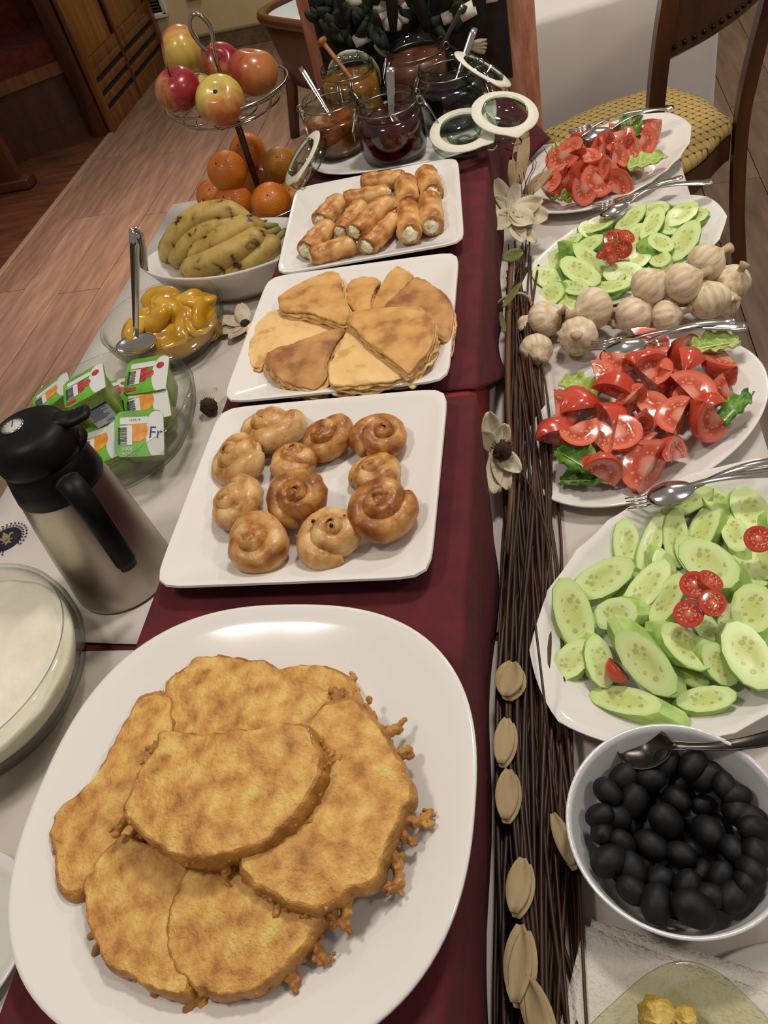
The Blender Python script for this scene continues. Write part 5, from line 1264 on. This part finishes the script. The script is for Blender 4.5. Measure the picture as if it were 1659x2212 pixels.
cherry([(705,1320,92,(.65, .35, .45))], ZQ, 2.968, .040, 'tilted cherry tomato half wedged between peeled cucumber slices by the branches', None)
cherry([(745,362,46,(-.3, -.6, .6)),(785,318,36,(.2, .2, 1)),(842,350,50,(.4, -.3, .8)),(735,432,46,(-.4, -.5, .7)),(822,425,54,(.2, -.9, .3)),(690,445,38,(-.6, 0, .7)),(755,470,38,(0, -.8, .5))], ZG, 2.68, .056, 'cherry tomato piece on the striped cucumber', 'cherry tomato pieces on the striped cucumber')
# ---------------------------------------------------------------- lettuce leaves
lg = mat('lettuce_green', '#4c7a24', .4, ramp=[(.3, '#2f5a16'), (.5, '#4f8026'), (.75, '#84a344')], nscale=26, bump=.5, bscale=90, sss=.1)
ly = mat('lettuce_pale', '#93a94c', .4, ramp=[(.3, '#6f9433'), (.55, '#a3b757'), (.8, '#c6cf92')], nscale=26, bump=.5, bscale=90, sss=.1)
rib = mat('lettuce_rib', '#c3cc95', .4)
def lettuce(a, b, w, z, mm, lab, cupv=.4, seed=1, lift=.01):
    A, B = at(*a, T+z), at(*b, T+z+lift); d = (B-A); L = d.length; d.normalize(); up = Vector((0, 0, 1)); s = d.cross(up).normalized(); up = s.cross(d)
    V, F = [], []; m, k = 22, 14
    for i in range(m+1):
        t = i/m; ww = w*(math.sin(PI*min(1, .10+.84*t))**.6)
        for j in range(k+1):
            v = (j/k-.5)*2; e = abs(v)**3
            V.append(A+d*L*t + s*ww*v + up*(cupv*ww*v*v + (.0028*e+.0008)*math.sin(t*19+v*4+seed) + .005*nz((t*4, v*3, seed), 1.7)) + s*.0016*e*math.sin(t*37+seed)*v)
    for i in range(m):
        for j in range(k): q = i*(k+1)+j; F.append((q, q+1, q+k+2, q+k+1))
    root = thing('lettuce_leaf', lab, 'lettuce', A); thick(obj('blade', (V, F), mm, root), .0009)
    obj('rib', tube([A+d*L*t+up*(.0012) for t in np.linspace(0, .85, 8)], lambda t: .0022*(1-.8*t), 6, flat=.5, up=up), rib, root)
lettuce(ZB(700, 900), ZB(470, 760), .022, .030, lg, 'dark green curled lettuce leaf at the branch end of the smooth tomato platter', .7, 1, .012)
lettuce(ZB(490, 940), ZB(790, 925), .011, .026, lg, 'folded green lettuce leaf lying along the smooth platter rim', .9, 2, .004)
lettuce(ZB(700, 470), ZB(500, 370), .020, .034, ly, 'pale lettuce leaf by the fork tines on the smooth tomato platter', .5, 3)
lettuce(ZB(1230, 200), ZB(1500, 150), .020, .046, ly, 'pale frilled lettuce leaf beside the cutlery handles of the smooth platter', .5, 4, .006)
lettuce(ZB(1390, 620), ZB(1560, 440), .012, .036, lg, 'narrow green lettuce leaf at the table edge of the smooth platter', .8, 5, .006)
lettuce(ZA(870, 800), ZA(860, 665), .020, .046, lg, 'green lettuce leaf behind the spoon of the platter nearest the chair', .6, 6, .012)
lettuce(ZA(430, 900), ZA(500, 840), .018, .040, ly, 'small pale lettuce leaf by the fork of the platter nearest the chair', .5, 7)
lettuce(ZA(850, 980), ZA(1065, 900), .024, .040, ly, 'broad veined lettuce leaf on the tomatoes nearest the chair', .35, 8, .004)
lettuce(ZA(520, 1165), ZA(400, 1140), .014, .030, ly, 'ruffled pale lettuce scrap at the branch end of the far tomatoes', .8, 9, .014)

# ---------------------------------------------------------------- serving cutlery
def spoonparts(L=.205):
    n = 44; k = 8; V, F = [], []
    def wz(t):
        x = t*L
        if x < .066: u = x/.066; w = .0215*math.sqrt(max(0, 1-(2*u-1)**2))*(1-.12*u)+.0004; z = .0
        else: u = (x-.066)/(L-.066); w = .0030+.0060*u**1.6*(1 if u < .93 else math.sqrt(max(.05, 1-((u-.93)/.07)**2))); z = .012*math.sin(PI*min(1, u*1.1))*.8
        if .060 < x < .080: w = max(w, .0042)
        return x, w, z
    for i in range(n+1):
        x, w, z = wz(i/n); bowl = max(0, 1-abs(x-.031)/.036)**.6 if x < .066 else 0
        for j in range(k+1):
            v = (j/k-.5)*2; V.append(Vector((x, w*v, z + .010*bowl*(1-v*v) - .0015*v*v)))
    for i in range(n):
        for j in range(k): a = i*(k+1)+j; F.append((a, a+1, a+k+2, a+k+1))
    return V, F
def forkparts(L=.205):
    parts = []
    for k in range(4):
        y = (k-1.5)*.0058; parts.append(tube([(0.0, y, .002), (.02, y, .0), (.045, y*.95, .003)], lambda t: .0008+.0008*t, 6))
    V, F = [], []; n = 30; kk = 4
    for i in range(n+1):
        t = i/n; x = .042+(L-.042)*t
        w = .0108*(1-(t/.18))+.0032*(t/.18) if t < .18 else .0030+.0060*((t-.18)/.82)**1.6*(1 if t < .95 else .85)
        z = .003+.009*math.sin(PI*min(1, t*1.1))
        for j in range(kk+1): v = (j/kk-.5)*2; V.append(Vector((x, w*v, z-.001*v*v)))
    for i in range(n):
        for j in range(kk): a = i*(kk+1)+j; F.append((a, a+1, a+kk+2, a+kk+1))
    return join((V, F), *parts)
spn_me = meshdata('serving_spoon', *spoonparts(), steel); frk_me = meshdata('serving_fork', *forkparts(), steel)
def cutlery(me, nm, a, za, b, zb, lab, mm=None, up=(0, 0, 1)):
    A, B = at(*a, T+za), at(*b, T+zb); d = B-A; s = d.length/.205
    o = inst(nm, me, frame(A, up, d, (s, min(s, 1.25), min(s, 1.25)))); md = o.modifiers.new('t', 'SOLIDIFY'); md.thickness = .0012
    # frame() keeps z; tilt so that the tool really runs from A to B
    z = Vector((0, 0, 1)); x = d.normalized(); y = z.cross(x).normalized(); z = x.cross(y); M = Matrix.Identity(4); sw = min(s*1.15, 1.35)
    for i in range(3): M[i][0] = x[i]*s; M[i][1] = y[i]*sw; M[i][2] = z[i]*sw; M[i][3] = A[i]
    o.matrix_world = M; return props(o, lab, 'fork' if 'fork' in nm else 'spoon')
cutlery(frk_me, 'serving_fork', ZA(505, 770), .050, ZA(1115, 628), .062, 'steel serving fork under the spoon on the tomatoes nearest the chair')
cutlery(spn_me, 'serving_spoon', ZA(570, 810), .056, ZA(1105, 612), .068, 'steel serving spoon on the tomatoes nearest the chair')
cutlery(frk_me, 'serving_fork', ZG(640, 188), .034, ZG(1345, 38), .060, 'steel serving fork with its handle over the table edge behind the striped cucumber')
cutlery(spn_me, 'serving_spoon', ZG(690, 235), .040, ZG(1160, 0), .060, 'steel serving spoon lying behind the striped cucumber')
cutlery(frk_me, 'serving_fork', ZB(665, 180), .036, ZB(1545, 72), .062, 'steel serving fork between the garlic and the near tomatoes')
cutlery(spn_me, 'serving_spoon', ZB(735, 215), .048, ZB(1480, 25), .066, 'steel serving spoon between the garlic and the near tomatoes')
cutlery(frk_me, 'serving_fork', ZB(865, 1065), .048, ZB(1745, 880), .066, 'steel serving fork tucked under the spoon on the peeled cucumber')
cutlery(spn_me, 'serving_spoon', ZB(985, 1040), .058, ZB(1800, 800), .072, 'steel serving spoon on the rim of the peeled cucumber platter')

# ---------------------------------------------------------------- garlic braid
garM = mat('garlic_skin', '#cdb896', .6, ramp=[(.34, '#bda37a'), (.46, '#cfb995'), (.60, '#dccab0'), (.75, '#e6dac4')], nscale=110, ndetail=3, stretch=(1, 1, .10), bump=.5, bscale=110, sss=.1)
garS = mat('garlic_stalk', '#b59a72', .8, ramp=[(.3, '#9a7e58'), (.7, '#c7ae88')], nscale=60, bump=.4, bscale=90)
g0 = at(1340, 680, T)
gb = thing('garlic_braid', 'braid of dried garlic bulbs lying between cucumber and tomato platters', 'garlic', (g0.x, g0.y, T+.002))
def bulbmesh(seed):
    def f(d):
        a = math.atan2(d.y, d.x); rid = 1+.045*abs(math.cos(4*a+seed))**.7-.02*math.sin(math.acos(max(-1, min(1, d.z))))
        k = rid*(1+.02*nz(d, 2.5, seed)); top = .22*math.exp(-((1-d.z)/.05)); return (k, k, .86+top)
    return meshdata('garlic_bulb', *sphere((0, 0, 0), .028, 40, 22, f), garM)
gm = [bulbmesh(k) for k in range(4)]
def stalk(seed): 
    r = random.Random(seed); return meshdata('stalk', *tube([(0, 0, .020), (.001, 0, .028), (.002, .001, .035), (.005, .002, .041)], lambda t: (.0105, .0062, .0060, .0095)[int(round(t*3))]*(1+.0), 10, flat=.7), garS)
stm = [stalk(k) for k in range(3)]
bulbs = [(970,640,105,.064,(.6, .1, .5)),(1160,622,112,.066,(.9, .2, .3)),(1300,505,108,.064,(.8, .5, .3)),(1320,722,112,.040,(-.2, .6, .6)),(1455,612,95,.042,(.2, -.3, .7)),(650,765,112,.048,(-.9, -.5, .1)),(880,812,106,.038,(.8, .3, .3)),(1065,815,92,.032,(.9, -.1, .2)),(365,830,98,.036,(.75, -.3, .45)),(560,928,105,.036,(-.1, -.75, .45)),(315,1010,92,.030,(.2, -.9, .1)),(262,870,60,.026,(-.3, -.8, .3)),(1420,740,70,.028,(.3, -.6, .5))]
for k, (x, y, r, z, ax) in enumerate(bulbs):
    c = at(*ZG(x, y), T+z); dep = (c-CAM).dot(CF); s = 1.06*r/2.68*dep/FPX/.028
    M = frame(c, ax, (1, .2*k, .1), s); b = inst('garlic_bulb', gm[k % 4], M, gb)
    st = D.objects.new('stalk', stm[k % 3]); COL.objects.link(st); st.parent = b
for pth in ([(620, 800), (540, 840), (480, 900), (450, 960)], [(760, 780), (860, 770), (960, 760), (1200, 745)], [(700, 830), (850, 880), (1000, 860), (1150, 830)], [(480, 860), (520, 900), (500, 1000)]):
    obj('braided_stem', tube(spline([at(*ZG(*p), T+.026) for p in pth], 16), lambda t: .0065-.003*t, 8, flat=.6, up=(0, 0, 1)), garS, gb)

# ---------------------------------------------------------------- olives
ob = (.0648, .2665)
bw = obj('olive_bowl', dish((ob[0], ob[1], T+.0015), [(0, .004), (.038, .004), (.040, 0), (.045, 0), (.047, .006), (.060, .016), (.074, .040), (.0825, .070), (.0842, .0755), (.0838, .077), (.0812, .0765), (.0790, .070), (.070, .040), (.056, .018), (.035, .010), (0, .009)], n=72), mat('bowl_porcelain', '#cfcdcb', .15, coat=.3), loc=(ob[0], ob[1], T+.0015))
props(bw, 'deep white bowl full of black olives', 'bowl')
olM = mat('black_olive', '#0f0d0e', .55, spec=.35, ramp=[(.3, '#090808'), (.7, '#141112')], nscale=60, bump=.08, bscale=200)
olH = mat('olive_pit_hole', '#2a1f14', .6)
def olmesh(seed):
    def f(d): 
        k = 1+.03*nz(d, 2, seed); return (k, k, 1.30*k-.16*math.exp(-(1-d.z)/.02))
    return meshdata('olive', *sphere((0, 0, 0), .0112, 18, 12, f), olM)
om = [olmesh(k) for k in range(4)]
ZO = zoomed(1040, 1540, 2.68); r = random.Random(4)
ol = [(1060,265,82),(1235,280,85),(790,365,85),(970,395,82),(1160,370,70),(1300,400,90),(700,470,78),(875,520,95),(1130,505,75),(1290,550,65),(1470,580,95),(1520,480,78),(640,615,75),(760,625,95),(1070,630,100),(1310,690,95),(1640,620,90),(815,765,75),(980,770,90),(1150,820,80),(1450,800,75),(1620,760,80),(705,900,100),(870,915,90),(1020,975,85),(1190,1010,85),(1280,920,70),(1540,930,80),(1640,860,80),(860,1070,85),(1000,1160,100),(1230,1190,115),(1470,1110,100),(1380,960,80),(1330,1080,75),(910,260,70),(860,650,65),(700,720,75),(1250,790,70),(1400,450,75),(1100,1100,70),(1560,1030,80),(1730,700,85),(1740,900,85),(1700,1020,85),(760,1000,70),(1080,720,60),(930,880,60),(1390,700,60)]
for k, (x, y, rd) in enumerate(ol):
    low = rd < 74; z = T + (.036 if low else .050+.004*math.sin(k*2.3))
    c = at(*ZO(x, y), z); d = Vector((c.x-ob[0], c.y-ob[1], 0)); lim = .058 if not low else .05
    if d.length > lim: d *= lim/d.length; 
    c = Vector((ob[0]+d.x, ob[1]+d.y, z + (.010*(d.length/.058)**3)))
    dep = (c-CAM).dot(CF); s = max(.85, min(1.18, rd/2.68*dep/FPX/.0122))
    o = inst('olive', om[k % 4], frame(c, (r.uniform(-1, 1), r.uniform(-1, 1), r.uniform(-.4, .5)), (1, 0, 0), s)); props(o, 'black olive in the white bowl', 'olive', 'olives in the white bowl')
for k in range(16):
    a = k*2.4; rr_ = .012+.034*math.sqrt((k+.5)/16)
    o = inst('olive', om[k % 4], frame((ob[0]+rr_*math.cos(a), ob[1]+rr_*math.sin(a), T+.028+.006*(rr_/.045)**2), (math.cos(k), math.sin(k), .2), (1, 0, 0), 1.0)); props(o, 'black olive in the white bowl', 'olive', 'olives in the white bowl')
A = at(1335, 1622, T+.062); B = at(1720, 1585, T+.100)
darkst = mat('shaded_steel', '#4d4844', .3, 1.0)  # the shadow over the olive spoon is put into this darker steel colour
spn2 = spn_me.copy(); spn2.materials.clear(); spn2.materials.append(darkst); so = inst('olive_spoon', spn2, Matrix.Identity(4)); d = B-A; x = d.normalized(); z = Vector((0, 0, 1)); y = z.cross(x).normalized(); z = x.cross(y); M = Matrix.Identity(4)
for i in range(3): M[i][0] = x[i]*d.length/.205; M[i][1] = y[i]*.9; M[i][2] = -z[i]*.9; M[i][3] = A[i]
so.matrix_world = M; so.modifiers.new('t', 'SOLIDIFY').thickness = .0012; props(so, 'steel spoon with patterned handle resting in the olive bowl', 'spoon')

# ---------------------------------------------------------------- butter dish on napkins and plate
bpC = (.150, .085)
pl = obj('round_plate', dish((bpC[0], bpC[1], T+.0015), [(0, .003), (.065, .003), (.068, 0), (.074, 0), (.076, .004), (.118, .014), (.120, .0155), (.117, .0162), (.08, .0085), (.07, .007), (0, .007)], n=88), china, loc=(bpC[0], bpC[1], T+.0015)); props(pl, 'white round plate with napkins under the butter dish', 'plate')
napM = mat('napkin_white', '#d3ccc2', .9, bump=.9, bscale=260)
def napkin(rot, dz, lab, corner):
    c0 = at(*corner, T+.019+dz); c, s = math.cos(rot), math.sin(rot); L = .165; n = 16; V, F = [], []
    for i in range(n+1):
        for j in range(n+1):
            u, v = L*i/n, -L*j/n; V.append((c0.x+c*u-s*v, c0.y+s*u+c*v, T+.019+dz+.0006*nz((u, v, 0), 40, dz*1e3)))
    for i in range(n):
        for j in range(n): a = i*(n+1)+j; F.append((a, a+n+1, a+n+2, a+1))
    o = obj('paper_napkin', (V, F), napM, loc=tuple(c0)); md = o.modifiers.new('t', 'SOLIDIFY'); md.thickness = .0014; props(o, lab, 'napkin')
napkin(math.radians(-14), .000, 'embossed paper napkin, lower of two under the butter dish', (1278, 1987))
napkin(math.radians(-17), .002, 'embossed paper napkin, upper of two directly under the butter dish', (1262, 1999))
bglass2 = glass('butter_glass', '#f4f4e4', '#8f9068')
apex = at(1452, 2086, T+.062)
bd_c = (apex.x+.006, apex.y-.080, T+.0232)
bd_ = obj('butter_dish', dish(bd_c, [(0, .004), (.40, .004), (.44, 0), (.50, .003), (.80, .022), (.98, .036), (1.0, .038), (.985, .040), (.95, .0385), (.78, .025), (.45, .009), (0, .008)], .073, .073, 3.4, 80, math.radians(40)), bglass2, loc=bd_c); props(bd_, 'square greenish glass dish with butter on the napkins', 'dish')
butM = mat('butter', '#cfae4e', .45, ramp=[(.3, '#bd9640'), (.7, '#dcc06a')], nscale=60, bump=.4, bscale=120)
for (x, y, s, lab) in ((1418, 2190, .013, 'torn lump of yellow butter in the glass dish'), (1482, 2195, .008, 'small butter flake in the glass dish')):
    c = at(x, y, T+.0232+.022); q = obj('butter_lump', sphere((c.x, c.y, c.z-.004), s, 16, 10, lambda d: (1+.45*nz(d, 2.2, s*900), 1+.45*nz(d, 2.6, 3), .8+.4*nz(d, 2, 7))), butM, loc=c, smooth=False); props(q, lab, 'butter')

# ================================================================ bundle of dried branches beside the riser
stemM1 = mat('willow_brown', '#352214', .5, ramp=[(.3, '#25170d'), (.6, '#402a18'), (.8, '#543820')], nscale=20, stretch=(1, .2, 1))
stemM2 = mat('willow_red', '#3d1d12', .45, ramp=[(.3, '#2c130b'), (.7, '#4c2717')], nscale=20, stretch=(1, .2, 1))
stemM3 = mat('bark_tan', '#5d3a1c', .6, ramp=[(.3, '#43280f'), (.7, '#7a5028')], nscale=30, stretch=(1, .2, 1))
bb = thing('branch_bundle', 'bundle of dried willow stems with cream flowers beside the riser', 'branches', (-.045, .7, T+.002))
r = random.Random(12)
def clampX(Y): return -.084 if Y > .12 else -.084+(.12-Y)*.10
for k in range(84):
    y0 = r.uniform(-.05, .15); y1 = r.uniform(1.02, 1.30); ph, ph2 = r.uniform(0, 6), r.uniform(0, 6); off = r.uniform(-1, 1); fr = r.uniform(3.5, 7); z1 = r.uniform(.004, .034)
    path = []
    for i in range(15):
        t = i/14; Y = y0+(y1-y0)*t
        cen = -.0480 - .006*math.exp(-((Y-1.1)/.25)**2); sp = .0310 - .010*math.exp(-((Y-1.0)/.22)**2) + .004*math.exp(-((Y-.35)/.2)**2)
        X = cen + sp*(off*.75 + .38*math.sin(fr*Y+ph)+.1*math.sin(13*Y+ph2)); X = max(clampX(Y)+.004, min(-.012, X))
        path.append((X, Y, T+.004+z1*(.75+.25*math.sin(4*Y+ph2))))
    rad = r.uniform(.0013, .0026); obj('stem', tube(spline(path, 42), lambda t, q=rad: q*(1-.35*abs(t-.4)), 6), stemM1 if k % 3 else stemM2, bb)
obj('stem', tube(spline([at(x, y, T+z) for x, y, z in ((1105, 560, .04), (1098, 700, .045), (1097, 850, .045), (1102, 960, .042), (1105, 1060, .036), (1100, 1200, .03))], 30), .0042, 8), stemM3, bb)
for pth in ([(1110, 1000, .04), (1150, 1060, .04), (1187, 1180, .045), (1180, 1260, .042), (1172, 1360, .03)], [(1150, 1180, .055), (1152, 1300, .066), (1165, 1420, .066), (1178, 1530, .056), (1187, 1620, .030), (1205, 1760, .020), (1222, 1900, .012), (1238, 2080, .010), (1246, 2212, .022), (1248, 2290, .03)], [(1168, 1920, .012), (1205, 2010, .010), (1238, 2110, .008)]):
    obj('stem', tube(spline([at(x, y, T+z) for x, y, z in pth], 40), .0013 if len(pth) > 3 else .0018, 6), stemM1, bb)
# woody discs (dried pods) threaded among the stems
discM = mat('dried_pod', '#b19a72', .7, ramp=[(.3, '#98815c'), (.55, '#b39c74'), (.8, '#c8b48d')], nscale=30, stretch=(1, .25, 1), bump=.2, bscale=60)
for k, (x, y, L, w, a) in enumerate([(1100, 1467, 68, 30, 1.4), (1088, 1600, 84, 22, 1.45), (1094, 1715, 88, 25, 1.5), (1120, 1912, 92, 26, 1.4), (1120, 2080, 122, 31, 1.5), (1160, 2195, 130, 30, 1.9), (1215, 1812, 92, 17, 1.9)]):
    c = at(x, y, T+.042); d = Vector((math.cos(a), math.sin(a), 0)); dep = (c-CAM).dot(CF)/FPX; L *= dep*1.25; w *= dep
    q = thick(obj('dried_pod', petal3(c-d*L/2, d, L, w, (0.3*math.sin(k), -.2, 1), .35, .1), discM, bb), .0012)
    thick(obj('dried_pod', petal3(c-d*L/2+Vector((.0015, -.003, -.003)), d+Vector((.05, 0, 0)), L, w*.98, (.2, -.2, 1), .3, .1), discM, bb), .0012)
creamM = mat('cream_petal', '#cdbf9f', .75, ramp=[(.3, '#bcab89'), (.7, '#dacfb4')], nscale=40, bump=.15, bscale=60)
backM = mat('petal_back', '#6b5a4c', .8)
beigeM = mat('beige_leaf', '#a98a63', .75, ramp=[(.3, '#94744f'), (.7, '#bd9f78')], nscale=30, stretch=(1, .3, 1))
def flower(px_, z, k_, dirs, nm_lab, head):
    c = at(*px_, T+z)
    for (a, b, L, w) in dirs:
        # direction given in the picture plane and turned to 3-D (right, up, toward the lens)
        d = CR*a + CU*b - CF*.25
        thick(obj('petal', petal3(c, d, L*k_, w*k_, -CF, .5, .5), creamM, bb), .0008)
    hc = at(head[0], head[1], T+z+.004); obj('flower_head', sphere(hc, .0115, 14, 10, lambda d: 1+.2*nz(d, 8)), coneM, bb)
    for k in range(30):
        d = Vector((r.gauss(0, 1), r.gauss(0, 1), abs(r.gauss(0, 1)))).normalized(); obj('stamen', tube([hc+d*.009, hc+d*.015], .0007, 4), coneM, bb)
flower((1103, 462), .065, 1.2, [(-.55, 1.0, .050, .012), (.15, 1.0, .040, .010), (-.9, .55, .034, .012), (.9, .30, .046, .013), (1.0, -.25, .052, .017), (-.6, -.5, .046, .014), (.5, -.35, .038, .015), (.3, -1.0, .050, .012), (.75, -1.1, .058, .010)], '', (1112, 440))
flower((1070, 972), .060, .85, [(-.25, 1.0, .056, .015), (.35, .9, .040, .013), (.5, -.5, .050, .014), (.25, -1.0, .062, .013), (-.1, -1.1, .066, .012), (-.3, .3, .04, .012)], '', (1085, 975))
for (x, y, a, b, L, w) in [(1115, 400, .05, 1, .085, .010), (1122, 400, .12, 1, .100, .011), (1130, 420, .8, .8, .055, .008), (1135, 430, .9, 1, .070, .006), (1110, 420, -.1, 1, .06, .008)]:
    thick(obj('dry_leaf', petal3(at(x, y, T+.05), CR*a+CU*b, L, w, -CF, .3, .15), beigeM, bb), .0008)
wk = mat('thin_wire', '#2a2420', .5, .5)
for k in range(7):
    pts = [at(1115+6*k, 470, T+.05), at(1110+8*k+10*math.sin(k), 400, T+.06), at(1105+12*k+8*math.cos(k*2), 350, T+.07), at(1118+10*k*math.cos(k), 320, T+.075)]
    obj('wire_curl', tube(spline(pts, 18), .0006, 5), wk, bb)
sc2 = at(1114, 348, T+.075); obj('seed_head', sphere(sc2, .011, 12, 10, lambda d: (1+.25*nz(d, 7), 1+.25*nz(d, 7), 1.5)), coneM, bb)
for (x, y, a, b, L, w) in [(1085, 560, 1, .35, .034, .010), (1085, 665, .6, .8, .045, .005), (1090, 720, -.2, 1, .03, .004)]:
    thick(obj('green_leaf', petal3(at(x, y, T+.055), CR*a+CU*b, L, w, -CF, .3, .3), mat('leaf_dry_green', '#6d7236', .7), bb), .0006)
tc_ = at(1108, 668, T+.03)
obj('raffia_tie', tube([tc_+Vector((.028*math.cos(t), .006*math.sin(2*t), .0+.026*math.sin(t))) for t in np.linspace(0, 2*PI, 24, endpoint=False)], .0024, 6, True), straw, bb)
